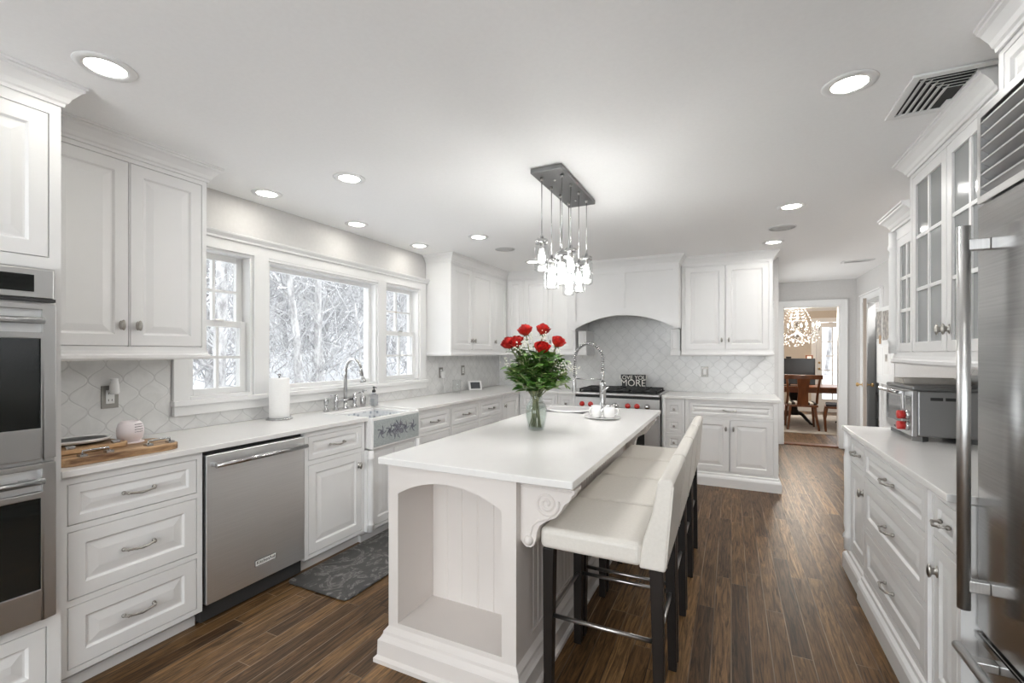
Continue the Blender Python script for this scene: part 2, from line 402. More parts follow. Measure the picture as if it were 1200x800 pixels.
# casing round the three windows by the sink
m = MB()
for y0, y1 in ((1.555, 1.64), (2.06, 2.17), (3.29, 3.40), (3.93, 4.03)): m.box(-3.0, -2.972, y0, y1, 1.08, 2.06)
m.box(-3.0, -2.972, 1.555, 4.03, 2.05, 2.12)
m.box(-3.0, -2.972, 2.17, 3.29, 2.03, 2.05)
m.sweep([(-3.0, 1.53), (-2.972, 1.53), (-2.972, 4.04), (-3.0, 4.04)], [(0, 2.12), (.012, 2.12), (.014, 2.135), (.03, 2.155), (.034, 2.168), (0, 2.168)])
m.box(-3.0, -2.965, 1.555, 4.03, 1.0, 1.06)
m.box(-3.0, -2.945, 1.545, 4.035, 1.06, 1.09)
struct('trim_1', m, M['trim'], 'white casing round the three windows over the sink', bevel=.003)

def sash(parent, y0, y1, z0, z1, x0, x1, cols, rows, st=.042, nm='sash'):
    m = MB().cells(y0, y1, z0, z1, [(y0+st, y1-st, z0+st, z1-st)], x0, x1, 'x')
    o = m.build(nm, M['trim'], parent, bevel=.003)
    mm = MB(); xc = (x0+x1)/2
    for i in range(1, cols):
        y = y0+st+(y1-y0-2*st)*i/cols; mm.box(xc-.014, xc+.014, y-.009, y+.009, z0+st, z1-st)
    for i in range(1, rows):
        z = z0+st+(z1-z0-2*st)*i/rows; mm.box(xc-.013, xc+.013, y0+st, y1-st, z-.009, z+.009)
    if mm.v: mm.build('muntins', M['trim'], o)
    MB().box(xc-.002, xc+.002, y0+st, y1-st, z0+st, z1-st).build('glass_pane', M['glass'], o)
    return o
for i, (y0, y1, z0, z1) in enumerate(WIN):
    fr = MB().cells(y0, y1, z0, z1, [(y0+.018, y1-.018, z0+.02, z1-.018)], -3.14, -2.99, 'x')
    if i == 1:
        w = struct('window_%d' % (i+1), fr, M['trim'], 'large fixed picture window behind the sink', bevel=.002)
        sash(w, y0+.018, y1-.018, z0+.02, z1-.018, -3.09, -3.05, 1, 1, .03)
    else:
        w = struct('window_%d' % (i+1), fr, M['trim'], 'double-hung window %s of the picture window' % ('left' if i == 0 else 'right'), bevel=.002)
        zm = 1.57
        sash(w, y0+.018, y1-.018, zm-.02, z1-.018, -3.11, -3.075, 2, 2, .04, 'upper_sash')
        sash(w, y0+.018, y1-.018, z0+.02, zm+.02, -3.07, -3.035, 2, 2, .04, 'lower_sash')
        MB().box(-3.035, -3.02, (y0+y1)/2-.03, (y0+y1)/2+.03, zm+.02, zm+.032).build('sash_lock', M['nickel'], w)
# unseen window added behind the camera to let fill light in
w = struct('window_4', MB().cells(-2.3, .8, .35, 2.15, [(-2.25, -.80, .40, 2.10), (-.70, .75, .40, 2.10)], -2.22, -2.13), M['trim'])
MB().box(-2.25, .75, -2.18, -2.176, .40, 2.10).build('glass_pane', M['glass'], w)

# dining doorway casing, pantry doorway casing
def casing_x(x0, x1, zt, y, out, name, cw=.085):
    m = MB().box(x0-cw, x0, y, y+out*.02, 0, zt+cw).box(x1, x1+cw, y, y+out*.02, 0, zt+cw).box(x0, x1, y, y+out*.02, zt, zt+cw)
    m.box(x0-cw, x0-cw+.018, y, y+out*.028, 0, zt+cw).box(x1+cw-.018, x1+cw, y, y+out*.028, 0, zt+cw).box(x0-cw, x1+cw, y, y+out*.028, zt+cw-.018, zt+cw)
    m.box(x0, x0+.015, y, y-out*.13, 0, zt).box(x1-.015, x1, y, y-out*.13, 0, zt).box(x0, x1, y, y-out*.13, zt-.015, zt)
    return struct(name, m, M['trim'], bevel=.002)
casing_x(.70, 1.41, 2.06, 7.95, -1, 'trim_2')
m = MB().box(1.575, 1.6, 6.665, 6.74, 0, 2.13).box(1.575, 1.6, 7.53, 7.605, 0, 2.13).box(1.575, 1.6, 6.74, 7.53, 2.05, 2.13).box(1.56, 1.6, 6.65, 7.62, 2.13, 2.15)
m.box(1.6, 1.72, 6.74, 6.755, 0, 2.05).box(1.6, 1.72, 7.515, 7.53, 0, 2.05).box(1.6, 1.72, 6.74, 7.53, 2.035, 2.05)
struct('trim_3', m, M['trim'], bevel=.002)
struct('trim_4', MB().box(.715, 1.395, 7.94, 8.085, 0, .022), M['cherry'], 'wooden threshold of the dining room doorway', bevel=.006)
m = MB().sweep([(-1.1, 12.6), (3.3, 12.6)], [(0, 2.34), (.01, 2.34), (.06, 2.41), (.065, 2.43), (0, 2.43)])
struct('trim_5', m, M['trim'])
# pantry door standing ajar, seen on its edge
d = MB().box(0, .76, -.018, .018, .008, 2.03)
for z0, z1 in ((.2, .85), (1.0, 1.9)):
    d.box(.12, .64, -.022, .022, z0, z1)
pd = struct('door_2', d, M['trim'], 'white pantry door standing ajar in the right wall', bevel=.004)
pd.location = (1.615, 7.50, 0); pd.rotation_euler = (0, 0, radians(-90-13))
MB().box(.761, .764, -.017, .017, .01, 2.03).build('wooden_edge', M['taupe'], pd)
for s in (-1, 1):
    k = MB().lathe([(.024, 0), (.024, .006), (.009, .008), (.009, .03), (.022, .04), (.026, .052), (.018, .064), (.0001, .067)], 14)
    k.xf(Matrix.Translation((.70, s*.022, .99)) @ Matrix.Rotation(-s*pi/2, 4, 'X')).build('knob', M['brass'], pd)
# glazed garden door of the dining room
gd = MB().box(1.785, 1.90, 12.64, 12.685, .01, 2.065).box(2.50, 2.615, 12.64, 12.685, .01, 2.065).box(1.90, 2.50, 12.64, 12.685, .01, .30).box(1.90, 2.50, 12.64, 12.685, 1.96, 2.065)
gdo = struct('door_1', gd, M['trim'], 'white glazed garden door in the dining room', bevel=.003)
g = MB()
for i in range(1, 3): g.box(1.90+.2*i-.011, 1.90+.2*i+.011, 12.645, 12.68, .30, 1.96)
for i in range(1, 5): g.box(1.90, 2.50, 12.646, 12.679, .30+.332*i-.011, .30+.332*i+.011)
g.build('muntins', M['trim'], gdo); MB().box(1.90, 2.50, 12.66, 12.664, .30, 1.96).build('glass_pane', M['glass'], gdo)
for z in (1.0, 1.14): MB().ball((1.84, 12.60, z), .026).tube([(1.84, 12.645, z), (1.84, 12.60, z)], .012).build('knob', M['brass'], gdo)
m = MB().box(1.68, 1.77, 12.575, 12.6, 0, 2.17).box(2.63, 2.72, 12.575, 12.6, 0, 2.17).box(1.77, 2.63, 12.575, 12.6, 2.08, 2.17)
struct('trim_6', m, M['trim'], bevel=.003)

# ------------------------------------------------------------------ outside: snow and woods
def hill(x, y):
    dx = max(0, -3.2-x)
    return -.75 + min(9, max(0, dx-6)*.16) + .12*sin(x*.7)*cos(y*.5) + min(6, max(0, y-20)*.12)
m = MB(); nx, ny = 50, 50
gv = [(-70+110*i/nx, -25+105*j/ny) for j in range(ny+1) for i in range(nx+1)]
m.add([(x, y, hill(x, y)) for x, y in gv], [(j*(nx+1)+i, j*(nx+1)+i+1, (j+1)*(nx+1)+i+1, (j+1)*(nx+1)+i) for j in range(ny) for i in range(nx)], True)
struct('ground', m, M['snow'], 'snow-covered ground outside the windows')
rt = random.Random(3)
def grow(m, p, d, L, r, depth):
    pts = [p.copy()]; rr = [r]
    for k in range(3):
        d = (d + Vector((rt.uniform(-.14,.14), rt.uniform(-.14,.14), rt.uniform(-.05,.08)))).normalized()
        p = p + d*L/3; pts.append(p.copy()); rr.append(r*(1-.2*(k+1)))
    m.tube(pts, rr, 5 if r > .03 else 3, caps=False)
    if depth <= 0: return
    for k in range(3 if depth > 1 else 4):
        q = pts[1+k % 3]; a = rt.uniform(0, 2*pi)
        nd = (d*rt.uniform(.5,1) + Vector((cos(a), sin(a), .45))*rt.uniform(.5,.9)).normalized()
        grow(m, q, nd, L*rt.uniform(.5,.75), r*rt.uniform(.35,.55), depth-1)
def tree(x, y, hgt, r, label, depth=3):
    m = MB(); z = hill(x, y)-.1
    p = Vector((x, y, z)); d = Vector((rt.uniform(-.08,.08), rt.uniform(-.08,.08), 1)).normalized()
    seg = hgt/4; rad = r
    for k in range(4):
        q = p + d*seg; m.tube([p, p+d*seg*.5, q], [rad, rad*.9, rad*.78], 7, caps=False)
        for b in range(3 if k else 1):
            a = rt.uniform(0, 2*pi)
            grow(m, p + d*seg*rt.uniform(.2,1), Vector((cos(a)*.8, sin(a)*.8, rt.uniform(.3,.8))).normalized(), hgt*rt.uniform(.12,.22), rad*rt.uniform(.3,.5), depth-1)
        p = q; rad *= .76; d = (d + Vector((rt.uniform(-.1,.1), rt.uniform(-.1,.1), .1))).normalized()
    tag(m.build('bare_tree', M['bark']), label, 'tree', 'bare snowy trees outside')
near = [(-6.4, 4.4, 4.0, .05, 'small forked bare tree right outside the left double-hung window'), (-8.2, 7.2, 3.2, .05, 'slender bare tree low in the left of the picture window'),
        (-9.5, 9.8, 3.6, .06, 'thin bare tree outside the middle of the picture window')]
for t in near: tree(*t, depth=4)
k = 0
while k < 46:
    x = rt.uniform(-40, -11); s = rt.uniform(.5, 1.45); y = -x*s
    tree(x, y, rt.uniform(8, 14), rt.uniform(.09, .20), 'tall snow-dusted bare tree in the woods', 2); k += 1
for x, y in ((1.6, 20), (3.4, 24), (5.0, 21), (4.4, 28), (2.8, 30)):
    tree(x, y, rt.uniform(8, 12), .13, 'tall snow-dusted bare tree in the garden beyond the glazed door', 3)
m = MB()
for i in range(10000):
    x = rt.uniform(-30, -12); s = rt.uniform(.48, 1.35); y = -x*s; z = hill(x, y)
    h0 = rt.uniform(0, 8); a = rt.uniform(0, 2*pi); L = rt.uniform(.5, 2.0)
    p = Vector((x, y, z+h0)); d = Vector((cos(a)*.7, sin(a)*.7, rt.uniform(.1, 1.4))).normalized()
    m.tube([p, p+d*L*.5+Vector((0,0,-.05)), p+d*L], [rt.uniform(.018,.04), .018, .008], 3, caps=False)
tag(m.build('snowy_thicket', M['twig']), 'tangle of snow-laden twigs filling the woods outside', 'thicket', kind='stuff')

# ------------------------------------------------------------------ cabinetry
CROWN = [(0, 2.340), (.008, 2.340), (.010, 2.352), (.017, 2.358), (.024, 2.374), (.044, 2.400), (.054, 2.407), (.055, 2.416), (.062, 2.419), (.062, 2.4295), (0, 2.4295)]
RAIL = [(0, 1.345), (.006, 1.345), (.014, 1.355), (.014, 1.368), (.006, 1.376), (.004, 1.392), (0, 1.392)]
BASEM = [(0, 0), (.030, 0), (.030, .085), (.024, .100), (.012, .112), (.010, .128), (0, .135)]
def bar_handle(parent, cx, cz, w=.11, y=0, m=None):
    h = w/2
    b = MB().tube([(cx-h, y, cz), (cx-h, y-.016, cz), (cx-h*.86, y-.026, cz), (cx-h*.4, y-.031, cz-.004), (cx, y-.033, cz-.006), (cx+h*.4, y-.031, cz-.004), (cx+h*.86, y-.026, cz), (cx+h, y-.016, cz), (cx+h, y, cz)],
                  [.0055, .005, .0055, .0045, .006, .0045, .0055, .005, .0055], 8)
    for s in (-1, 1): b.ball((cx+s*h, y-.003, cz), .009, 10, 6); b.ball((cx+s*h*.86, y-.026, cz), .007, 8, 6)
    return b.build('handle', m or M['pewter'], parent)
def knob(parent, cx, cz, y=0, tall=2.5, r=.0095):
    k = MB().lathe([(.009, 0), (.009, .003), (.005, .006), (.005, .016), (r, .020), (r*1.1, .025), (r*.7, .030), (.0001, .032)], 12)
    k.xf(Matrix.Translation((cx, y, cz)) @ Matrix.Diagonal((1, 1, tall, 1)) @ Matrix.Rotation(pi/2, 4, 'X'))
    return k.build('knob', M['pewter'], parent)
def panel_rings(w, h):
    fr = min(.058, h*.24, w*.24); k = min(.032, (min(w, h)-2*fr)*.28)
    return [(0, .0185), (0, .0015), (.0015, 0), (fr-.004, 0), (fr, .004), (fr+.004, .0085), (fr+.010, .0090), (fr+.010+k, .0030), (fr+.013+k, .0030)]
GAP = .0028
def cabinet(name, label, cat, loc, rz, w, d, z0, z1, fronts, group=None, crown=None, rail=None, base=None, ext=(0, 0), paint='cab', crown_prof=CROWN, hollow=False, cavity=None, ret=None):
    t = thing(name, label, cat, loc, rz, group); P = M[paint]
    b = MB()
    if hollow:
        b.box(0, .018, .02, d, z0, z1).box(w-.018, w, .02, d, z0, z1).box(.018, w-.018, d-.012, d, z0, z1).box(.018, w-.018, .02, d, z0, z0+.018).box(.018, w-.018, .02, d, z1-.018, z1)
    elif cavity: b.cells(0, w, z0, z1, [cavity], .02, d)
    else: b.box(-ext[0], w+ext[1], .02, d, z0, z1)
    b.cells(0, w, z0, z1, [f[1:5] for f in fronts] + ([cavity] if cavity else []), 0, .02)
    b.build('body', P, t)
    if hollow:
        for i in (1, 2): MB().box(.018, w-.018, .045, d-.012, z0+(z1-z0)*i/3-.009, z0+(z1-z0)*i/3+.009).build('shelf', P, t)
    for kind, x0, x1, a, c, pull in fronts:
        x0 += GAP; x1 -= GAP; a += GAP; c -= GAP
        if kind == 'glass':
            st = .05; dm = MB().cells(x0, x1, a, c, [(x0+st, x1-st, a+st, c-st)], 0, .019); o = dm.build('door', P, t, bevel=.002)
            mm = MB(); xm = (x0+x1)/2
            if x1-x0 > .3: mm.box(xm-.009, xm+.009, .003, .018, a+st, c-st)
            for i in (1, 2):
                z = a+st+(c-a-2*st)*i/3; mm.box(x0+st, x1-st, .0035, .0175, z-.009, z+.009)
            mm.build('muntins', P, o); MB().box(x0+st, x1-st, .010, .013, a+st, c-st).build('glass_pane', M['seedy'], o)
        else: o = MB().rings(x0, x1, a, c, panel_rings(x1-x0, c-a)).build('drawer' if kind == 'drawer' else 'door', P, t)
        cx = (x0+x1)/2; cz = (a+c)/2
        if pull == 'bar': bar_handle(o, cx, cz, min(.115, (x1-x0)*.36))
        elif pull == 'dot': knob(o, cx, cz, 0, 1.0, .012)
        elif pull: # 'tl' 'tr' 'bl' 'br'
            knob(o, x0+.03 if pull[1] == 'l' else x1-.03, c-.09 if pull[0] == 't' else a+.10)
    e0, e1 = ext
    if crown:
        path = ([(0, d-.004)] if crown[0] else []) + [(0, 0), (w, 0)] + ([(w, ret or d-.004)] if crown[1] else [])
        MB().sweep(path, crown_prof).build('crown_molding', P, t)
        MB().box(-e0, w+e1, .002, d, z1, min(2.43, crown_prof[-1][1])).build('top_frieze', P, t)
    if rail:
        path = ([(0, d-.004)] if rail[0] else []) + [(0, 0), (w, 0)] + ([(w, d-.004)] if rail[1] else [])
        MB().sweep(path, RAIL).build('light_rail', P, t)
    if base == 'toe':
        MB().box(-e0, w+e1, .075, d, 0, z0).box(0, w, .062, .075, 0, .045).build('toe_kick', P, t)
    elif base:
        path = ([(0, d)] if base[0] else []) + [(0, 0), (w, 0)] + ([(w, d)] if base[1] else [])
        MB().box(0, w, .0, d, 0, z0).sweep(path, BASEM).build('base_molding', P, t)
    return t
R90, L90 = pi/2, -pi/2
FX = -2.39
# left run, near to far
cabinet('oven_cabinet', 'tall white cabinet around the double wall oven', 'cabinet', (-2.36, -.02, 0), R90, .856, .635, .09, 2.36,
        [('drawer', .035, .815, .115, .335, None), ('door', .035, .425, 1.745, 2.30, 'br'), ('door', .43, .822, 1.745, 2.30, 'bl')], crown=(0, 1), base='toe', cavity=(.064, .833, .371, 1.702), ret=.225)
def drawers3(x0, x1, lo=.108): return [('drawer', x0, x1, .685, .852, 'bar'), ('drawer', x0, x1, .385, .66, 'bar'), ('drawer', x0, x1, lo, .36, 'bar')]
cabinet('drawer_cabinet', 'white three-drawer base cabinet between wall oven and dishwasher', 'cabinet', (FX, .84, 0), R90, .54, .60, .085, .884, drawers3(.025, .515), 'base cabinets', base='toe')
cabinet('base_cabinet', 'white base cabinet with one drawer and one door, right of the dishwasher', 'cabinet', (FX, 1.985, 0), R90, .515, .60, .085, .884,
        [('drawer', .03, .49, .70, .852, 'bar'), ('door', .03, .49, .108, .672, 'tr')], 'base cabinets', base='toe')
sc_ = cabinet('sink_cabinet', 'white two-door cabinet under the farmhouse sink with turned posts', 'cabinet', (-2.365, 2.50, 0), R90, .59, .625, .085, .672,
        [('door', .055, .293, .108, .645, 'tr'), ('door', .297, .535, .108, .645, 'tl')], 'base cabinets', base='toe')
for x in (.024, .566):
    MB().lathe([(.022, .085), (.022, .13), (.026, .135), (.026, .145), (.018, .155), (.022, .18), (.024, .30), (.022, .55), (.018, .60), (.026, .61), (.026, .622), (.022, .628), (.022, .672)], 16, (x, -.012, 0)).build('turned_post', M['cab'], sc_)
locs = [(3.095, 'nearest the sink'), (3.635, 'second from the sink'), (4.165, 'third from the sink, before the corner')]
for y, s in locs:
    cabinet('drawer_cabinet', 'white three-drawer base cabinet right of the sink, ' + s, 'cabinet', (FX, y, 0), R90, .53, .60, .085, .884, drawers3(.022, .508), 'base cabinets', base='toe')
cabinet('corner_cabinet', 'narrow white corner base cabinet door on the window side of the corner', 'cabinet', (FX, 4.70, 0), R90, .465, .60, .085, .884, [('door', .03, .44, .108, .852, 'tl')], 'base cabinets', base='toe', ext=(0, .62))
BY = 5.17
cabinet('corner_cabinet', 'white base cabinet beside the corner, on the stove wall', 'cabinet', (-2.385, BY, 0), 0, .50, .615, .085, .884,
        [('drawer', .03, .47, .70, .852, 'bar'), ('door', .03, .47, .108, .672, 'tr')], 'base cabinets', base='toe')
def dots(x0, x1): return [('drawer', x0, x1, .69, .852, 'dot'), ('drawer', x0, x1, .515, .665, 'dot'), ('drawer', x0, x1, .335, .49, 'dot'), ('drawer', x0, x1, .155, .31, 'dot')]
for x, s in ((-1.88, 'left'), (-.685, 'right')):
    c = cabinet('spice_drawer_cabinet', 'narrow white cabinet of small one-knob drawers %s of the stove' % s, 'cabinet', (x, BY, 0), 0, .235, .615, .085, .884, dots(.05 if s == 'right' else .025, .21 if s == 'right' else .185), 'base cabinets', base=(0, 0))
    px = .024 if s == 'right' else .211
    MB().lathe([(.020, .135), (.020, .20), (.016, .21), (.020, .23), (.021, .45), (.020, .66), (.016, .68), (.021, .69), (.021, .71), (.018, .72), (.020, .884)], 14, (px, -.008, 0)).build('turned_post', M['cab'], c)
cabinet('base_cabinet', 'white base cabinet with a wide drawer over two doors, right end of the stove wall', 'cabinet', (-.445, BY, 0), 0, .86, .615, .085, .884,
        [('drawer', .04, .82, .715, .852, 'bar'), ('door', .04, .428, .15, .69, 'tr'), ('door', .432, .82, .15, .69, 'tl')], 'base cabinets', base=(0, 1))
# uppers
UX, UY = -2.67, 5.38
cabinet('wall_cabinet', 'white two-door wall cabinet between wall oven and left window', 'cabinet', (UX, .84, 0), R90, .725, .325, 1.385, 2.335, [('door', .02, .358, 1.412, 2.318, 'br'), ('door', .362, .70, 1.412, 2.318, 'bl')], 'wall cabinets', crown=(0, 1), rail=(0, 1))
cabinet('wall_cabinet', 'white wall cabinet right of the windows, running into the corner', 'cabinet', (UX, 4.05, 0), R90, 1.325, .325, 1.385, 2.335,
        [('door', .03, .45, 1.412, 2.318, 'br'), ('door', .454, .93, 1.412, 2.318, 'bl'), ('door', .96, 1.31, 1.412, 2.318, 'bl')], 'wall cabinets', crown=(1, 0), rail=(1, 0))
cabinet('wall_cabinet', 'white three-door wall cabinet between corner and stove hood', 'cabinet', (-2.665, UY, 0), 0, .935, .41, 1.385, 2.335,
        [('door', .015, .225, 1.412, 2.318, 'br'), ('door', .245, .573, 1.412, 2.318, 'br'), ('door', .577, .905, 1.412, 2.318, 'bl')], 'wall cabinets', crown=(0, 0), rail=(0, 0), ext=(.325, 0))
cabinet('wall_cabinet', 'white two-door wall cabinet right of the stove hood', 'cabinet', (-.50, UY, 0), 0, .885, .41, 1.385, 2.335,
        [('door', .035, .44, 1.412, 2.318, 'br'), ('door', .444, .85, 1.412, 2.318, 'bl')], 'wall cabinets', crown=(0, 1), rail=(0, 1))
# right side: base (three units) and glass-door uppers, local x runs from the far end towards the camera
RX = .665
def rpull(z): return z
nb = cabinet('base_cabinet', 'narrow white cabinet with drawer and door at the far end under the toaster oven worktop', 'cabinet', (RX+.012, 3.55, 0), L90, .41, .57, .13, .884,
        [('drawer', .05, .39, .70, .852, 'bar'), ('door', .05, .39, .16, .675, 'tr')], 'right-hand base cabinets', base=(1, 0))
cabinet('drawer_cabinet', 'wide white three-drawer cabinet in the middle of the right-hand run', 'cabinet', (RX, 3.14, 0), L90, .92, .58, .13, .884,
        [('drawer', .025, .895, .695, .852, 'bar'), ('drawer', .025, .895, .425, .672, 'bar'), ('drawer', .025, .895, .16, .40, 'bar')], 'right-hand base cabinets', base=(0, 0))
cabinet('base_cabinet', 'narrow white cabinet with drawer and door beside the refrigerator', 'cabinet', (RX+.012, 2.22, 0), L90, .24, .57, .13, .884,
        [('drawer', .02, .215, .70, .852, 'bar'), ('door', .02, .215, .16, .675, 'tl')], 'right-hand base cabinets', base=(0, 0))
CR2 = [(o*1.1, z-.21) for o, z in CROWN]
RLR = [(o, z-.03) for o, z in RAIL]
_r = RAIL[:]; RAIL[:] = RLR
ng = cabinet('glass_cabinet', 'narrow white glass-door wall cabinet, lower crown, at the far end of the right wall', 'cabinet', (.91, 3.575, 0), L90, .39, .352, 1.355, 2.085,
        [('glass', .06, .37, 1.385, 2.065, None)], 'glass-front wall cabinets', crown=(1, 0), rail=(1, 0), crown_prof=CR2, hollow=True)
def post(parent, x, y, zs, r=.022):
    z0, z1 = zs; L = z1-z0
    MB().lathe([(r, z0), (r, z0+.09*L), (r*1.25, z0+.10*L), (r*1.25, z0+.12*L), (r*.75, z0+.15*L), (r*1.05, z0+.22*L), (r*.9, z0+.5*L), (r*1.05, z0+.78*L), (r*.75, z0+.84*L), (r*1.2, z0+.86*L), (r*1.2, z0+.88*L), (r, z0+.90*L), (r, z1)], 16, (x, y, 0)).build('turned_post', M['cab'], parent)
post(ng, .025, -.010, (1.375, 2.12)); post(nb, .024, -.010, (.135, .884))
gc = cabinet('glass_cabinet', 'tall white two-door glass-front wall cabinet left of the refrigerator', 'cabinet', (.88, 3.183, 0), L90, .93, .382, 1.355, 2.335,
        [('glass', .03, .463, 1.385, 2.318, 'br'), ('glass', .467, .90, 1.385, 2.318, 'bl')], 'glass-front wall cabinets', crown=(1, 0), rail=(0, 0), hollow=True)
RAIL[:] = _r
cabinet('wall_cabinet', 'white cabinet above the refrigerator', 'cabinet', (.77, 1.985, 0), L90, 1.10, .49, 2.15, 2.335, [('door', .03, .545, 2.165, 2.32, None), ('door', .55, 1.07, 2.165, 2.32, None)], 'wall cabinets', crown=(0, 0))
# hood over the stove
def arch(m, x0, x1, a0, a1, zs, za, zt, y0, y1, n=28, zb=None):
    zb = zs if zb is None else zb
    if a0 > x0: m.box(x0, a0, y0, y1, zb, zt)
    if a1 < x1: m.box(a1, x1, y0, y1, zb, zt)
    c, h = (a0+a1)/2, (a1-a0)/2; rise = za-zs; R = (h*h+rise*rise)/(2*rise); zc = za-R
    vs = []
    for i in range(n+1):
        x = a0+(a1-a0)*i/n; z = zc+sqrt(max(0, R*R-(x-c)**2)); t = zt(x) if callable(zt) else zt
        vs += [(x,y0,z),(x,y0,t),(x,y1,t),(x,y1,z)]
    fs = [(i*4+k, i*4+(k+1) % 4, (i+1)*4+(k+1) % 4, (i+1)*4+k) for i in range(n) for k in range(4)]
    m.add(vs, fs + [(3,2,1,0), (n*4, n*4+1, n*4+2, n*4+3)])
hd = thing('range_hood', 'white panelled hood with arched valance over the stove', 'range hood', (-1.11, 5.15, 0))
def rel(m, t): return m.xf(Matrix.Translation(-Vector(t.location)))
hx0, hx1 = -1.715, -.505
m = MB(); arch(m, hx0, hx1, hx0+.055, hx1-.055, 1.655, 1.80, 2.335, 5.168, 5.19, zb=1.645)
m.box(hx0, hx0+.02, 5.18, 5.79, 1.645, 2.43).box(hx1-.02, hx1, 5.18, 5.79, 1.645, 2.43).box(hx0, hx1, 5.158, 5.79, 2.335, 2.43)
rel(m, hd).build('body', M['cab'], hd)
m = MB(); R_ = None
c_, h_ = (hx0+hx1)/2, (hx1-hx0)/2-.055; ri = .145; RR = (h_*h_+ri*ri)/(2*ri)
top = lambda x: 1.80-RR+sqrt(max(0, (RR+.075)**2-(x-c_)**2))
arch(m, hx0, hx1, hx0+.055, hx1-.055, 1.655, 1.80, top, 5.150, 5.158, zb=1.645) if False else None
arch(m, hx0+.055, hx1-.055, hx0+.055, hx1-.055, 1.655, 1.80, top, 5.150, 5.168)
m.box(hx0, hx0+.06, 5.15, 5.168, 1.645, 2.34).box(hx1-.06, hx1, 5.15, 5.168, 1.645, 2.34).box(c_-.03, c_+.03, 5.15, 5.168, top(c_)-.002, 2.275).box(hx0+.06, hx1-.06, 5.15, 5.168, 2.275, 2.34)
m.box(c_-.0015, c_+.0015, 5.1488, 5.15, 1.885, 2.27)
rel(m, hd).build('face_frame', M['cab'], hd, bevel=.002)
m = MB().sweep([(hx0, 5.79), (hx0, 5.15), (hx1, 5.15), (hx1, 5.79)], CROWN); rel(m, hd).build('crown_molding', M['cab'], hd)
m = MB().box(hx0+.02, hx1-.02, 5.18, 5.785, 1.86, 1.88); rel(m, hd).build('hood_liner', M['steel'], hd)
for x in (hx0+.012, hx1-.112):
    m = MB().box(x, x+.10, 5.42, 5.785, 1.40, 1.645).box(x-.006, x+.106, 5.414, 5.785, 1.345, 1.40).box(x+.02, x+.08, 5.412, 5.42, 1.42, 1.62)
    rel(m, hd).build('pilaster', M['cab'], hd, bevel=.004)
# worktops
m = MB().prism([(-2.99, .84), (FX+.026, .84), (FX+.026, 2.515), (-2.83, 2.515), (-2.83, 3.075), (FX+.026, 3.075), (FX+.026, 5.145), (-1.647, 5.145), (-1.647, 5.79), (-2.99, 5.79)], 'z', .886, .914)
tag(m.build('worktop', M['quartz'], bevel=.003), 'white quartz worktop along the window wall, around the sink and into the corner', 'countertop')
tag(MB().box(-.683, .44, 5.145, 5.79, .886, .914).build('worktop', M['quartz'], bevel=.003), 'white quartz worktop right of the stove', 'countertop')
tag(MB().box(.643, 1.26, 1.985, 3.572, .886, .914).build('worktop', M['quartz'], bevel=.003), 'white quartz worktop under the toaster oven beside the refrigerator', 'countertop')

# ------------------------------------------------------------------ island
isl = thing('kitchen_island', 'white kitchen island with arched open end and scroll corbels', 'kitchen island', (-1.08, 2.71, 0))
ix0, ix1, iy0, iy1 = -1.395, -.77, 1.61, 3.80
def ib(m, name, mt='cab_warm', bevel=0, par=None): return rel(m, isl).build(name, M[mt], par or isl, bevel=bevel)
m = MB(); arch(m, ix0, ix1, -1.342, -.822, .752, .822, .884, iy0, iy0+.022, zb=.135)
m.box(-1.342, -.822, iy0, iy0+.022, .135, .172); ib(m, 'arched_front')
m = MB().box(ix0, ix1, 1.875, 3.325, .10, .884).box(ix0, ix1, 3.325, 3.69, .10, .712).box(ix0, -1.365, 3.325, 3.69, .712, .884).box(-.995, ix1, 3.325, 3.69, .712, .884).box(ix0, ix1, 3.69, 3.80, .10, .884).box(ix0, -1.342, iy0+.022, 1.875, .10, .884).box(-.822, ix1, iy0+.022, 1.875, .10, .884)
m.box(-1.342, -.822, iy0+.022, 1.875, .10, .172).box(-1.342, -.822, iy0+.022, 1.875, .83, .884)
ib(m, 'body')
m = MB()
m.box(ix1, ix1+.012, iy0, 1.74, .13, .884).box(ix1, ix1+.012, 1.74, 3.70, .78, .884).box(ix1, ix1+.012, 1.74, 3.70, .13, .20).box(ix1, ix1+.012, 3.70, 3.80, .13, .884)
y = 1.745
while y < 3.69:
    m.prism([(ix1, y), (ix1+.006, y+.006), (ix1+.006, y+.044), (ix1, y+.05)], 'z', .20, .78); y += .05
ib(m, 'beadboard_side')
m = MB()
y = -1.34
while y < -.83:
    m.prism([(y, 1.875), (y+.004, 1.871), (y+.082, 1.871), (min(y+.086, -.822), 1.875)], 'z', .172, .82); y += .0865
ib(m, 'niche_back')
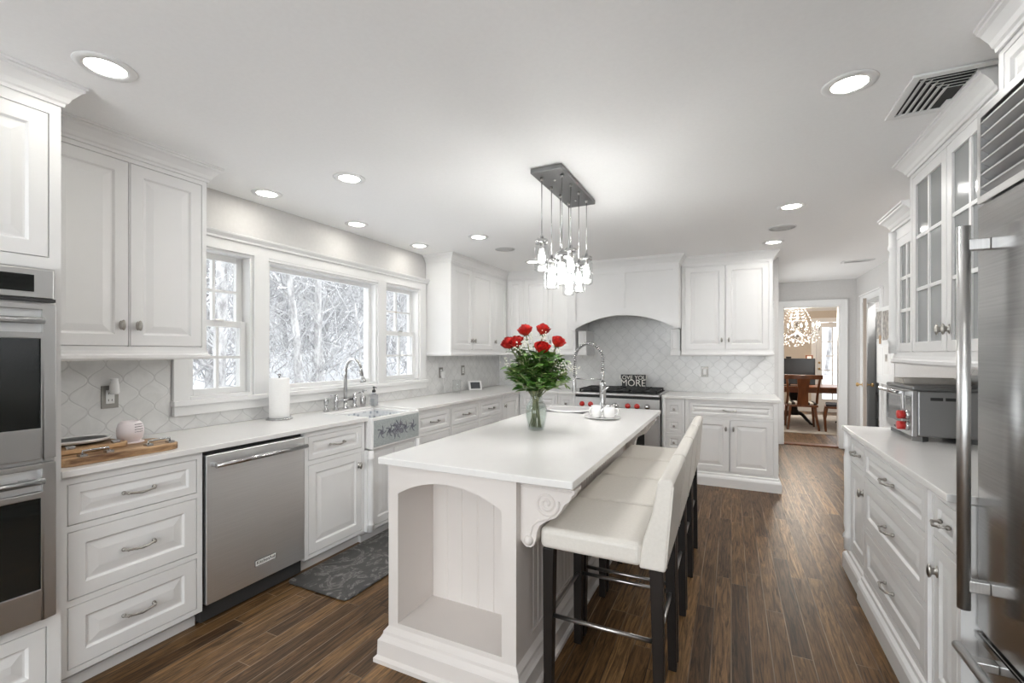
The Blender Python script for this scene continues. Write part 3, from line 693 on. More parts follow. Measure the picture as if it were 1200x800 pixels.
# left (sink) side: doors
for i in range(4):
    o = MB().rings(0, .50, .16, .86, panel_rings(.50, .70)); o.xf(Matrix.Translation((ix0-.001, 3.76-.53*i, 0)) @ Matrix.Rotation(-pi/2, 4, 'Z')); o = ib(o, 'door')
m = MB().sweep([(ix0, iy1), (ix0, iy0), (ix1+.012, iy0), (ix1+.012, iy1)], [(0, 0), (.048, 0), (.048, .018), (.036, .030), (.034, .095), (.026, .104), (.018, .118), (.016, .130), (.006, .142), (0, .150)], closed=True)
ib(m, 'base_molding')
def corbel(y):
    P = [(0, .86), (.225, .86), (.225, .845), (.215, .838), (.205, .815), (.185, .80), (.172, .775), (.150, .745), (.110, .725), (.083, .705), (.070, .675), (.066, .645), (.060, .625), (.045, .612), (.025, .612), (.012, .622), (.0, .635)]
    m = MB().prism([(ix1+.012+a, b) for a, b in P], 'y', y, y+.085)
    for s, yy in ((-1, y), (1, y+.085)):
        pts = []
        for k in range(40):
            a = k/39*2.2*2*pi; r = .050*(1-k/39*.88)
            pts.append((ix1+.012+.112+r*cos(-a+.3), yy, .795+r*sin(-a+.3)))
        m.tube(pts, .0065, 6)
        m.tube([(ix1+.012+a, yy, b) for a, b in [(.165,.80),(.150,.765),(.118,.738),(.075,.722),(.052,.70),(.042,.665),(.040,.64)]], .0055, 6)
        m.lathe([(.022, 0), (.022, .004), (.012, .008), (.0001, .01)], 14, (0,0,0)) if False else None
        m.ball((ix1+.012+.036, yy, .640), .020, 12, 8)
        m.tube([(ix1+.014, yy, .852), (ix1+.225, yy, .852)], .005, 6)
    return ib(m, 'corbel', bevel=.002)
corbel(1.650); corbel(3.66)
def plate(a, h, z0, z1):        # slab with one rectangular hole and no inner seams
    R = lambda r, z: [(r[0], r[2], z), (r[1], r[2], z), (r[1], r[3], z), (r[0], r[3], z)]
    vs = R(a, z0) + R(h, z0) + R(a, z1) + R(h, z1); fs = []
    for k in range(4):
        n = (k+1) % 4
        fs += [(k, n, 4+n, 4+k), (8+k, 8+n, 12+n, 12+k), (k, n, 8+n, 8+k), (4+k, 4+n, 12+n, 12+k)]
    return MB().add(vs, fs)
ic = plate((-1.425, -.515, 1.572, 3.84), (-1.34, -1.02, 3.36, 3.66), .884, .914)
ico = tag(ic.build('island_worktop', M['quartz'], bevel=.004), 'white quartz worktop on the island, overhanging above the stools', 'countertop')
ps = thing('prep_sink', 'small white undermount prep sink in the island worktop', 'sink', (-1.18, 3.51, .884))
m = MB().box(-.175, .175, -.165, .165, -.17, -.165).box(-.175, -.16, -.165, .165, -.165, 0).box(.16, .175, -.165, .165, -.165, 0).box(-.16, .16, -.165, -.15, -.165, 0).box(-.16, .16, .15, .165, -.165, 0)
m.build('basin', M['white_ceramic'], ps, bevel=.004); MB().lathe([(.03, -.164), (.028, -.160), (.0001, -.160)], 16).build('drain', M['chrome'], ps)
m = MB().lathe([(.145, 0), (.160, .004), (.160, .012), (.150, .016), (.140, .012)], 40, (0, 0, .030)); m.xf(Matrix.Diagonal((1.06, 1.02, 1, 1))).build('rim', M['white_ceramic'], ps)

# pull-down spring faucet on the island
f = thing('spring_faucet', 'tall pull-down spring faucet on the island', 'faucet', (-.915, 3.55, .914))
MB().lathe([(.034, 0), (.034, .010), (.027, .016), (.025, .10), (.025, .19), (.028, .20), (.028, .225), (.018, .235)], 20).build('base', M['chrome'], f)
MB().tube([(0,0,.235), (0,0,.33)], .013, 12).build('stem', M['chrome'], f)
arc = [Vector((0,0,.33)), Vector((0,0,.41))] + [Vector((-.115+.115*cos(a), 0, .41+.13*sin(a))) for a in [pi*i/20 for i in range(1, 21)]] + [Vector((-.232,0,.34)), Vector((-.234,0,.27))]
def along(pts, n):
    L = [0]
    for i in range(1, len(pts)): L.append(L[-1]+(pts[i]-pts[i-1]).length)
    out = []
    for k in range(n):
        s = L[-1]*k/(n-1); i = max(j for j in range(len(L)) if L[j] <= s+1e-9); i = min(i, len(L)-2)
        out.append(pts[i].lerp(pts[i+1], (s-L[i])/(L[i+1]-L[i])))
    return out
MB().tube(along(arc, 60), .0065, 8).build('hose', M['grey_metal'], f)
co = along(arc, 640); hp = []
for i, p in enumerate(co):
    t = (co[min(i+1, 639)]-co[max(i-1, 0)]).normalized(); n1 = Vector((0,1,0)); n2 = t.cross(n1)
    a = i*2*pi/18; hp.append(p + (n1*cos(a)+n2*sin(a))*.0135)
MB().tube(hp, .0040, 5).build('spring', M['chrome'], f)
MB().tube([(-.234,0,.28), (-.234,0,.23), (-.234,0,.15), (-.234,0,.135)], [.012, .015, .018, .014], 14).build('spray_head', M['chrome'], f)
MB().tube([(0,0,.255), (-.21,0,.255)], .005, 8).tube([(-.234+.02*cos(a), .02*sin(a), .255) for a in [2*pi*i/14 for i in range(15)]], .004, 6).build('holder_arm', M['chrome'], f)
MB().tube([(0,-.02,.15), (0,-.045,.155), (.06,-.06,.20)], [.011, .010, .006], 10).build('lever', M['chrome'], f)

# plate with two mugs
pl = thing('oval_plate', 'white oval plate under two mugs on the island', 'plate', (-.82, 3.17, .914))
MB().lathe([(.07, 0), (.085, .004), (.125, .012), (.128, .015), (.12, .015), (.08, .008), (.0001, .007)], 36, sy=.8).build('dish', M['white_ceramic'], pl)
def mug(x, y, label, r=.036, h=.082, rz=0, mt='white_ceramic'):
    t = thing('mug', label, 'mug', (x, y, .9235), rz, 'mugs on the island plate')
    MB().lathe([(r*.8, 0), (r, .008), (r, h), (r-.004, h), (r-.004, .012), (.0001, .010)], 24).build('cup', M[mt], t)
    MB().tube([(r-.004, 0, h*.82), (r+.016, 0, h*.84), (r+.026, 0, h*.6), (r+.016, 0, h*.3), (r-.002, 0, h*.22)], .005, 8).build('handle', M[mt], t)
    return t
mug(-.862, 3.16, 'left white mug on the oval plate', rz=-2.2)
m2 = mug(-.775, 3.18, 'right white mug on the oval plate, spoon lying on top', r=.04, h=.075, rz=.4)
MB().tube([(-.05, 0, .078), (.03, .01, .079), (.07, .012, .083)], [.012, .004, .003], 8).build('spoon', M['chrome'], m2)

# ------------------------------------------------------------------ bar stools
def stool():
    t = thing('bar_stool', '', 'bar stool', (-.447, 1.90, 0))
    w = .222
    m = MB().box(-.24, .155, -w, w, .605, .690); m.build('seat', M['leather'], t, bevel=.022, seg=4)
    prof = [(.145, .602), (.238, .602), (.246, .70), (.262, .86), (.266, .920), (.258, .932), (.225, .934), (.210, .922), (.190, .80), (.158, .70)]
    m = MB().prism(prof, 'y', -w+.001, w-.001); m.build('backrest', M['leather'], t, bevel=.021, seg=4)
    m = MB().tube([(.166, -w+.02, .6915), (.166, w-.02, .6915)], .004, 6).tube([(.2405, -w+.006, .62), (.249, -w+.006, .74), (.264, -w+.006, .91)], .003, 6).tube([(.2405, w-.006, .62), (.249, w-.006, .74), (.264, w-.006, .91)], .003, 6)
    m.build('seam_piping', M['leather'], t)
    for sx, x in ((-1, -.207), (1, .205)):
        for sy in (-1, 1):
            y = sy*(w-.028); a, b = .023, .017
            top = [(x-a, y-a, .606), (x+a, y-a, .606), (x+a, y+a, .606), (x-a, y+a, .606)]
            ox = .012 if sx > 0 else -.004
            bot = [(x+ox-b, y-b, 0), (x+ox+b, y-b, 0), (x+ox+b, y+b, 0), (x+ox-b, y+b, 0)]
            MB().add(bot+top, [(3,2,1,0), (4,5,6,7), (0,1,5,4), (1,2,6,5), (2,3,7,6), (3,0,4,7)]).build('leg', M['espresso'], t, bevel=.003)
    for sy in (-1, 1):
        MB().tube([(-.19, sy*(w-.028), .335), (.19, sy*(w-.028), .335)], .0085, 10).build('footrest', M['nickel'], t)
    for x in (-.208, .208): MB().tube([(x, -w+.045, .335), (x, w-.045, .335)], .0085, 10).build('footrest', M['nickel'], t)
    return t
s0 = stool(); SN = ['nearest the camera, in front of the corbel', 'second from the camera', 'third from the camera', 'farthest from the camera']
for i in range(4):
    s = s0 if i == 0 else copy_tree(s0)
    s.location = (-.447, 1.90+.457*i, 0); tag(s, 'cream leather bar stool at the island, ' + SN[i], None, 'bar stools along the island')

# ------------------------------------------------------------------ island pendant lamp
pc = thing('pendant_lamp', 'cluster pendant lamp of eight clear glass jars hanging over the island', 'pendant lamp', (-.94, 2.73, H))
MB().box(-.095, .095, -.345, .345, -.028, 0).build('canopy', M['canopy'], pc, bevel=.004)
for y in (-.2, .2): MB().ball((0, y, -.03), .007).build('screw', M['nickel'], pc)
JARS = [(-.06, -.255, 1.857), (-.06, -.095, 1.774), (-.06, .065, 1.838), (-.06, .235, 1.773), (.065, -.255, 1.768), (.065, -.095, 1.822), (.065, .065, 1.765), (.065, .235, 1.838)]
for x, y, zb in JARS:
    z = zb-H
    j = MB().lathe([(.0001, z+.004), (.034, z), (.041, z+.006), (.042, z+.02), (.042, z+.135), (.036, z+.152), (.033, z+.158), (.033, z+.176)], 24, (x, y, 0)).build('jar', M['jar'], pc)
    MB().lathe([(.036, z+.160), (.037, z+.162), (.037, z+.182), (.034, z+.186), (.012, z+.188), (.010, z+.205), (.003, z+.212)], 20, (x, y, 0)).tube([(x-.037, y, z+.165), (x-.043, y, z+.18), (x-.02, y, z+.2)], .0015, 5).build('lid', M['chrome'], j)
    MB().tube([(x, y, z+.205), (x, y, -.028)], .0028, 6).build('cord', M['chrome'], j)
    MB().lathe([(.008, -.03), (.010, -.026), (.008, -.045)], 10, (x, y, 0)).build('cord_grip', M['nickel'], j)
    MB().lathe([(.0001, z+.045), (.014, z+.05), (.022, z+.07), (.021, z+.088), (.013, z+.115), (.012, z+.13)], 16, (x, y, 0)).build('bulb', M['bulb'], j)
    MB().lathe([(.0125, z+.128), (.0125, z+.165)], 12, (x, y, 0)).build('socket', M['nickel'], j)
    l = bpy.data.lights.new('jar_light', 'POINT'); l.energy = PENDANT_W; l.color = (1, .985, .965); l.shadow_soft_size = .03
    o = bpy.data.objects.new('jar_light', l); COL.objects.link(o); o.parent = j; o.location = (x, y, z+.03)

# ------------------------------------------------------------------ recessed ceiling lights, speakers, vents
DL = [(-2.07, .857, 'nearest the wall oven'), (.415, 2.17, 'in front of the large ceiling vent'), (-2.07, 2.04, 'in front of the picture window, inner row'), (-2.76, 2.0, 'above the left window'),
      (-2.76, 2.80, 'above the middle of the picture window'), (-2.76, 3.63, 'above the right window by the corner cabinet'), (-2.07, 3.59, 'left of the pendant lamp, beside the round speaker'),
      (.389, 3.81, 'above the walkway between stools and glass cabinets'), (.36, 4.975, 'in front of the right end of the stove wall'), (-2.07, 4.85, 'behind the pendant lamp, near the corner')]
ADDED_LIGHTS = [(-2.07, -.6), (.415, .6), (.415, -.9), (-.83, -.9), (2.08, 6.95), (1.43, 5.25), (1.43, 4.3)]  # unseen downlights added to brighten kitchen, pantry and passage
def downlight(x, y, label, big=True):
    t = thing('recessed_light', label, 'ceiling light', (x, y, H), 0, 'recessed ceiling lights')
    r = .060
    MB().lathe([(r, -.001), (r+.002, -.006), (r+.030, -.004), (r+.033, 0)], 36).build('trim_ring', M['trim'], t)
    MB().lathe([(r, -.0025), (.0001, -.0025)], 36).build('lens', M['lens'], t)
    l = bpy.data.lights.new('downlight', 'AREA'); l.shape = 'DISK'; l.size = .13; l.energy = DOWNLIGHT_W*(.16 if x < -2.5 else (5.0 if x > 1.2 else (.8 if y > 4.5 else 1.5 if x > .3 and y > 1.5 else (.25 if x < -2 and y < 1.5 else 1)))); l.color = (1, .99, .975)
    o = bpy.data.objects.new('downlight', l); COL.objects.link(o); o.parent = t; o.location = (0, 0, -.012)
    return t
for x, y, s in DL: downlight(x, y, 'round recessed ceiling light ' + s)
for i, (x, y) in enumerate(ADDED_LIGHTS): downlight(x, y, ['round recessed ceiling light behind the camera at left', 'round recessed ceiling light just above the camera at right', 'round recessed ceiling light behind the camera at right', 'round recessed ceiling light behind the camera in the middle', 'round recessed ceiling light inside the pantry', 'round recessed ceiling light in the passage, behind the glass cabinets', 'round recessed ceiling light behind the end of the glass cabinets'][i])
for x, y, s in ((-2.07, 4.13, 'beside the window corner'), (.385, 4.43, 'between the two lights of the right row')):
    t = thing('ceiling_speaker', 'round grey ceiling speaker ' + s, 'speaker', (x, y, H), 0, 'ceiling speakers')
    MB().lathe([(.105, 0), (.105, -.004), (.098, -.006), (.097, -.004)], 40).build('rim', M['trim'], t); MB().lathe([(.097, -.004), (.05, -.007), (.0001, -.008)], 40).build('grille', M['speaker'], t)
def vent(x, y, w, l, label, rz=0):
    t = thing('ceiling_vent', label, 'vent', (x, y, H), rz, 'ceiling vents')
    MB().box(-w/2+.02, w/2-.02, -l/2+.02, l/2-.02, -.002, -.0005).build('duct_opening', M['dark_gap'], t)
    MB().cells(-w/2, w/2, -l/2, l/2, [(-w/2+.028, w/2-.028, -l/2+.028, l/2-.028)], -.010, 0, 'z').build('frame', M['trim'], t, bevel=.003)
    for k in range(5):      # nested L-shaped deflecting blades, three-way register
        i = .034+k*.024; a = w/2-i; b = l/2-i
        if b < .02: break
        m = MB()
        m.prism([(-a, -.012), (-a+.016, -.003), (-a+.018, -.004), (-a+.002, -.013)], 'y', -b, l/2-.03)
        m.prism([(-b, -.012), (-b+.016, -.003), (-b+.018, -.004), (-b+.002, -.013)], 'x', -a, w/2-.03)
        m.build('blade', M['trim'], t)
    MB().box(w/2-.10, w/2-.03, l/2-.10, l/2-.03, -.009, -.004).build('deflector', M['trim'], t)
    return t
vent(.76, 2.39, .28, .36, 'large white louvred ceiling vent in front of the glass cabinets')
vent(1.30, 6.4, .14, .30, 'small white ceiling vent in the passage', pi/2)

# ------------------------------------------------------------------ appliances
# double wall oven
ov = thing('double_wall_oven', 'stainless double wall oven with black glass doors', 'oven', (-2.36, .045, 0), R90)
MB().box(0, .767, -.012, .02, .372, 1.70).build('frame', M['steel_h'], ov)
cp = MB().box(.006, .760, -.030, -.012, 1.585, 1.692).build('control_panel', M['steel_h'], ov, bevel=.003)
MB().box(.10, .705, -.033, -.030, 1.607, 1.670).build('display', M['black_glass'], cp, bevel=.006)
MB().box(.004, .763, -.036, -.012, 1.572, 1.583).build('vent_strip', M['dark_gap'], ov)
for z0, z1, nm in ((.985, 1.562, 'upper'), (.385, .968, 'lower')):
    gz0, gz1 = z0+.115, z1-.128
    o = MB().cells(.004, .763, z0, z1, [(.045, .722, gz0, gz1), (.04, .727, z1-.105, z1-.02)], -.042, -.012).build('oven_door', M['steel_h'], ov, bevel=.004)
    MB().box(.045, .722, -.036, -.030, gz0, gz1).build('glass', M['black_glass'], o)
    MB().box(.04, .727, -.02, -.012, z1-.105, z1-.02).build('handle_recess', M['steel'], o)
    zc = z1-.062
    MB().tube([(.045, -.062, zc), (.722, -.062, zc)], .0125, 14).box(.075, .10, -.062, -.02, zc-.009, zc+.009).box(.665, .69, -.062, -.02, zc-.009, zc+.009).build('handle', M['chrome'], o)
# dishwasher
dw = thing('dishwasher', 'stainless dishwasher with bar handle between two base cabinets', 'dishwasher', (-2.385, 1.383, 0), R90)
MB().box(.003, .597, .03, .60, .015, .882).build('tub', M['dark_gap'], dw)
MB().box(.010, .594, .075, .08, .0, .10).build('toe_panel', M['black'], dw)
dd = MB().box(.012, .595, -.004, .03, .105, .862).build('door', M['steel'], dw, bevel=.004)
MB().tube([(.03, -.055, .812), (.575, -.055, .812)], .0125, 14).build('handle', M['chrome'], dd)
for x in (.045, .56): MB().box(x-.012, x+.012, -.055, -.004, .802, .822).build('handle_bracket', M['chrome'], dd, bevel=.003)
bd = MB().box(.27, .40, -.0062, -.004, .190, .226).build('badge', M['black'], dd, bevel=.001)
MB().box(.273, .397, -.0068, -.0062, .193, .223).build('badge_face', M['white_plastic'], bd)
text('badge_lettering', 'KitchenAid', M['black'], bd, (.335, -.0072, .209), (pi/2, 0, 0), .025, .0004)
# range
rg = thing('gas_range', 'stainless gas range with red knobs and black grates in the stove wall', 'stove', (-1.64, 5.10, 0))
RW = .95
MB().box(.003, RW-.003, .03, .67, .10, .895).build('body', M['steel_h'], rg)
MB().box(.003, RW-.003, -.028, .68, .895, .922).build('cooktop', M['steel_h'], rg, bevel=.008)
MB().box(.03, RW-.03, .05, .60, .922, .927).build('burner_tray', M['iron'], rg)
MB().box(.003, RW-.003, -.004, .03, .868, .895).build('vent_slot', M['black'], rg)
MB().box(.003, RW-.003, -.022, .03, .745, .868).build('control_panel', M['steel_h'], rg, bevel=.004)
for i, kx in enumerate((.09, .19, .33, .47, .61, .71, .82)):
    k = MB().lathe([(.030, 0), (.030, .006), (.024, .010), (.023, .034), (.019, .040), (.0001, .041)], 20)
    k.xf(Matrix.Translation((kx, -.022, .79)) @ Matrix.Rotation(pi/2, 4, 'X')).build('knob', M['red'] if i not in (3, 6) else M['chrome'], rg)
for i in range(3):
    gx0, gx1 = .035+.2945*i, .035+.2945*i+.285; m = MB(); zt0, zt1 = .945, .962
    m.box(gx0, gx1, .06, .075, zt0, zt1).box(gx0, gx1, .575, .59, zt0, zt1).box(gx0, gx0+.014, .06, .59, zt0, zt1).box(gx1-.014, gx1, .06, .59, zt0, zt1).box(gx0, gx1, .318, .333, zt0, zt1)
    xm = (gx0+gx1)/2
    m.box(xm-.006, xm+.006, .06, .59, zt0+.002, zt1+.004)
    for yy in (.13, .19, .25, .39, .45, .52): m.box(gx0, xm-.035, yy-.005, yy+.005, zt0, zt1+.004).box(xm+.035, gx1, yy-.005, yy+.005, zt0, zt1+.004)
    for q in ((gx0+.007, .067), (gx1-.007, .067), (gx0+.007, .583), (gx1-.007, .583)): m.box(q[0]-.007, q[0]+.007, q[1]-.007, q[1]+.007, .927, zt0)
    m.build('grate', M['iron'], rg)
    for yy in (.19, .455): MB().lathe([(.045, .927), (.045, .936), (.03, .944), (.0001, .945)], 20, (xm, yy, 0)).build('burner', M['iron'], rg)
od = MB().cells(.01, RW-.01, .19, .735, [(.16, RW-.16, .30, .60)], -.020, .03).build('oven_door', M['steel_h'], rg, bevel=.004)
MB().box(.16, RW-.16, -.012, -.006, .30, .60).build('glass', M['black_glass'], od)
MB().tube([(.06, -.07, .69), (RW-.06, -.07, .69)], .013, 12).box(.08, .10, -.07, -.02, .68, .70).box(RW-.10, RW-.08, -.07, -.02, .68, .70).build('handle', M['chrome'], od)
for x in (.05, RW-.05):
    for y in (.06, .62): MB().lathe([(.02, 0), (.02, .02), (.014, .022), (.014, .10)], 12, (x, y, 0)).build('foot', M['chrome'], rg)
MB().box(.01, RW-.01, .04, .05, .02, .185).build('kick_panel', M['steel_h'], rg)
# refrigerator
rf = thing('refrigerator', 'tall stainless built-in refrigerator with louvred top grille', 'refrigerator', (.715, 1.965, 0), L90)
FW = 1.07
MB().box(0, FW, .03, .55, 0, 2.145).build('body', M['grey_metal'], rf)
rd = MB().box(.003, FW-.003, -.004, .03, .503, 1.845).build('door', M['fridge'], rf, bevel=.004)
MB().tube([(.075, -.062, .585), (.075, -.062, 1.775)], .0165, 18).build('handle', M['steel_h'], rd)
for z in (.66, 1.715): MB().box(.061, .089, -.062, -.004, z-.018, z+.018).build('handle_bracket', M['steel_h'], rd, bevel=.003)
fd = MB().box(.003, FW-.003, -.004, .03, .10, .488).build('drawer', M['fridge'], rf, bevel=.004)
MB().box(.003, FW-.003, -.010, -.004, .472, .488).build('drawer_edge', M['chrome'], fd)
MB().tube([(.03, -.062, .445), (FW-.03, -.062, .445)], .0145, 16).build('handle', M['steel_h'], fd)
for x in (.12, FW-.12): MB().box(x-.018, x+.018, -.062, -.004, .432, .458).build('handle_bracket', M['steel_h'], fd, bevel=.003)
MB().box(.003, FW-.003, .04, .05, 0, .098).build('kick_plate', M['black'], rf)
gf = MB().cells(0, FW, 1.855, 2.145, [(.022, FW-.022, 1.877, 2.123)], -.004, .03).build('grille', M['steel_h'], rf, bevel=.002)
MB().box(.022, FW-.022, .024, .029, 1.877, 2.123).build('grille_back', M['dark_gap'], gf)
for i in range(6):
    z = 1.880+i*.0408
    MB().prism([(.022, z+.001), (-.003, z+.020), (-.003, z+.026), (.022, z+.006)], 'x', .022, FW-.022).build('slat', M['slat'], gf)

# ------------------------------------------------------------------ sink and things along the window worktop
sk = thing('farmhouse_sink', 'white farmhouse sink with grey floral apron front under the window', 'sink', (-2.335, 2.515, 0), R90)
MB().box(.003, .557, .0, .035, .677, .905).box(.003, .557, .035, .495, .68, .70).box(.003, .04, .035, .495, .70, .897).box(.52, .557, .035, .495, .70, .897).box(.04, .52, .455, .495, .70, .897).build('basin', M['white_ceramic'], sk, bevel=.006)
ap = MB().box(.018, .542, -.004, .0, .692, .885).build('apron', M['apron'], sk, bevel=.002)
m = MB(); rr = random.Random(5)
def flower(m, x, z, r, n=7):
    for k in range(n):
        a = 2*pi*k/n
        m.tube([(x+r*.95*cos(a)+r*.42*cos(t), -.0042, z+r*.95*sin(a)+r*.42*sin(t)) for t in [2*pi*q/10 for q in range(11)]], .0017, 4)
    m.tube([(x+r*.5*cos(t), -.0042, z+r*.5*sin(t)) for t in [2*pi*q/10 for q in range(11)]], .002, 4)
def frond(m, x, z, a, L):
    pts = [(x+cos(a+.9*s)*L*s, -.0042, z+sin(a+.9*s)*L*s) for s in (0, .25, .5, .75, 1)]
    m.tube(pts, .0018, 4)
    for p in pts[1:]:
        for q in (-.8, .8): m.tube([p, (p[0]+cos(a+q)*L*.28, -.0042, p[2]+sin(a+q)*L*.28)], [.0026, .001], 4)
flower(m, .28, .80, .022, 8); flower(m, .245, .77, .016); flower(m, .315, .825, .014); flower(m, .32, .775, .013); flower(m, .245, .825, .012)
for a in range(8): frond(m, .28, .79, a*pi/4+.2, .065)
for x in (.10, .19, .37, .46):
    flower(m, x, .79, .014, 6)
    for a in range(5): frond(m, x, .79, a*2*pi/5+.5, .042)
m.build('flower_ornament', M['floral'], ap)
m = MB().box(.04, .52, .4545, .455, .71, .88).box(.04, .0405, .04, .455, .71, .88).box(.5195, .52, .04, .455, .71, .88).box(.04, .52, .04, .455, .7, .7008)
m.build('bowl_pattern', M['bowl'], sk)
MB().lathe([(.04, .7008), (.038, .704), (.0001, .7035)], 20, (.28, .25, 0)).build('drain', M['chrome'], sk)
# bridge faucet
bf_ = thing('bridge_faucet', 'chrome bridge faucet with gooseneck spout behind the farmhouse sink', 'faucet', (-2.885, 2.80, .914), R90)
MB().tube([(0,0,.06), (0,0,.30)] + [(.0, -.085+.085*cos(a), .30+.11*sin(a)) for a in [pi*i/14 for i in range(1, 13)]] + [(0, -.185, .27)], .0145, 14).lathe([(.024, 0), (.024, .008), (.016, .014), (.015, .06)], 16).build('spout', M['chrome'], bf_)
MB().tube([(0, -.177, .285), (0, -.187, .262), (0, -.193, .235), (0, -.195, .225)], [.012, .018, .026, .022], 14).build('aerator', M['chrome'], bf_)
MB().tube([(-.10, 0, .075), (.10, 0, .075)], .009, 10).ball((0, 0, .075), .018).build('bridge', M['chrome'], bf_)
for s in (-1, 1):
    h = MB().lathe([(.024, 0), (.024, .006), (.016, .012), (.013, .05), (.018, .06), (.018, .085), (.012, .095), (.012, .115), (.007, .125)], 16, (s*.10, 0, 0)).build('valve', M['chrome'], bf_)
    MB().tube([(s*.10, 0, .12), (s*.155, -.01, .124)], [.006, .0045], 8).ball((s*.157, -.01, .124), .007).build('lever', M['chrome'], h)
t = thing('side_spray', 'short chrome side spray at the left of the bridge faucet', 'sprayer', (-2.885, 2.60, .914))
MB().lathe([(.022, 0), (.022, .008), (.014, .014), (.013, .05)], 16).build('base', M['chrome'], t); MB().lathe([(.013, .05), (.017, .06), (.019, .09), (.016, .105), (.0001, .108)], 16).build('spray_head', M['chrome'], t)
t = thing('soap_dispenser', 'chrome pump soap dispenser between faucet and soap bottle', 'soap dispenser', (-2.885, 3.0, .914))
MB().lathe([(.020, 0), (.020, .01), (.024, .02), (.026, .075), (.018, .09), (.010, .095), (.010, .125)], 16).build('body', M['chrome'], t)
MB().tube([(0, 0, .125), (0, 0, .138), (.05, -.012, .138)], [.009, .008, .005], 8).build('pump', M['chrome'], t)
t = thing('soap_bottle', 'clear soap bottle with black pump at the right of the faucet', 'bottle', (-2.83, 3.075, .914))
MB().box(-.026, .026, -.026, .026, 0, .10).lathe([(.026, .10), (.012, .115), (.012, .122)], 16).build('bottle', M['crystal'], t, bevel=.008)
MB().box(-.021, .021, -.021, .021, .005, .06).build('soap', mat('pale_soap', (.55,.56,.55), .2), t)
MB().lathe([(.015, .118), (.015, .135), (.005, .14), (.005, .155), (.010, .157), (.010, .168), (.0001, .169)], 14).tube([(0, 0, .163), (.035, -.008, .160)], .0045, 6).build('pump', M['black'], t)
# paper towels
t = thing('paper_towel_holder', 'paper towel roll on a round metal stand in front of the picture window', 'paper towels', (-2.855, 2.165, .914))
MB().lathe([(.085, 0), (.085, .008), (.08, .012), (.0001, .013)], 32).build('base', M['chrome'], t)
MB().lathe([(.064, .013), (.065, .016), (.065, .286), (.063, .289), (.020, .289), (.020, .27)], 32).build('paper_roll', M['paper'], t)
MB().tube([(0, 0, .013), (0, 0, .30)], .006, 8).ball((0, 0, .31), .012).build('rod', M['chrome'], t)
MB().tube([(-.082, .0, .012), (-.082, 0, .12)], .003, 6).build('tension_arm', M['chrome'], t)
# boards, platter and jar by the oven
def slab(name, mtl, x0, x1, y0, y1, z0, z1, rnd, parent=None, bevel=.006):
    pts = []
    for cx, cy, a0 in ((x1-rnd, y1-rnd, 0), (x0+rnd, y1-rnd, pi/2), (x0+rnd, y0+rnd, pi), (x1-rnd, y0+rnd, 1.5*pi)):
        for k in range(6): pts.append((cx+rnd*cos(a0+k*pi/10), cy+rnd*sin(a0+k*pi/10)))
    return MB().prism(pts, 'z', z0, z1).build(name, mtl, parent, bevel=bevel)
t = thing('serving_board', 'large olive wood serving board with metal handles beside the wall oven', 'board', (-2.55, 1.08, .914))
slab('board', M['olive_wood'], -.13, .13, -.225, .225, 0, .032, .05, t)
for y in (-.10, .14):
    MB().tube([(.1, y-.045, .034), (.1, y-.045, .055), (.1, y+.045, .055), (.1, y+.045, .034)], .0045, 8).box(.085, .115, y-.058, y-.032, .032, .042).box(.085, .115, y+.032, y+.058, .032, .042).build('handle', M['chrome'], t)
t = thing('serving_board', 'smaller olive wood board lying on the large one, under the platter', 'board', (-2.605, 1.01, .946))
slab('board', M['olive_wood'], -.10, .075, -.15, .13, .001, .022, .03, t, .004)
for y in (-.08, .08): MB().box(.05, .072, y-.015, y+.015, .022, .036).build('handle', M['chrome'], t, bevel=.003)
t = thing('platter', 'white platter with dark underside lying on the wooden boards', 'platter', (-2.66, 1.0, .968))
MB().lathe([(.06, .001), (.075, .002), (.11, .012), (.122, .024), (.118, .026), (.07, .010), (.0001, .009)], 32, sx=.78).build('dish', M['white_ceramic'], t)
MB().lathe([(.055, -.0005), (.07, .0005), (.105, .009), (.118, .021)], 32, sx=.78).build('underside', M['black'], t)
t = thing('candle_jar', 'round blush-white jar standing on the serving board', 'jar', (-2.63, 1.185, .946))
MB().lathe([(.030, .001), (.036, .004), (.048, .02), (.053, .045), (.053, .065), (.046, .092), (.036, .102), (.032, .103), (.032, .096), (.0001, .095)], 28).build('pot', M['pink_ceramic'], t)
MB().lathe([(.052, -.001), (.055, .002), (.052, .005), (.0001, .0045)], 28).build('saucer', M['pink_ceramic'], t)
m = MB()
for k in range(6): m.tube([(.0535*cos(a)*(1-.0018*abs(k-3)**2*8), .0535*sin(a)*(1-.0018*abs(k-3)**2*8), .03+k*.012) for a in [-.1+.25*q for q in range(4)]], .0012, 4)
m.build('lettering_lines', M['black'], t)
# wall outlets
def outlet(x, y, z, rz, label, plates=1, rocker=False):
    t = thing('wall_outlet' if not rocker else 'light_switch', label, 'outlet' if not rocker else 'switch', (x, y, z), rz, 'outlets and switches on the tiles')
    MB().box(-.038, .038, -.006, 0, -.06, .06).build('cover_plate', M['plate'], t, bevel=.002)
    if rocker: MB().box(-.017, .017, -.010, -.006, -.034, .034).build('rocker', M['white_plastic'], t, bevel=.001)
    else:
        o = MB().box(-.019, .019, -.0085, -.006, -.036, .036).build('receptacle', M['white_plastic'], t, bevel=.001)
        m = MB()
        for zz in (-.018, .018): m.box(-.009, -.006, -.0088, -.0084, zz-.005, zz+.006).box(.006, .009, -.0088, -.0084, zz-.005, zz+.006)
        m.build('slots', M['black'], o)
    return t
outlet(-2.992, 1.255, 1.145, R90, 'steel-plated outlet on the tiles beside the wall oven, plug-in warmer in it')
outlet(-2.992, 4.33, 1.15, R90, 'steel-plated outlet with a white charger, right of the windows')
outlet(-2.992, 4.80, 1.16, R90, 'steel-plated outlet above the small tablet in the corner')
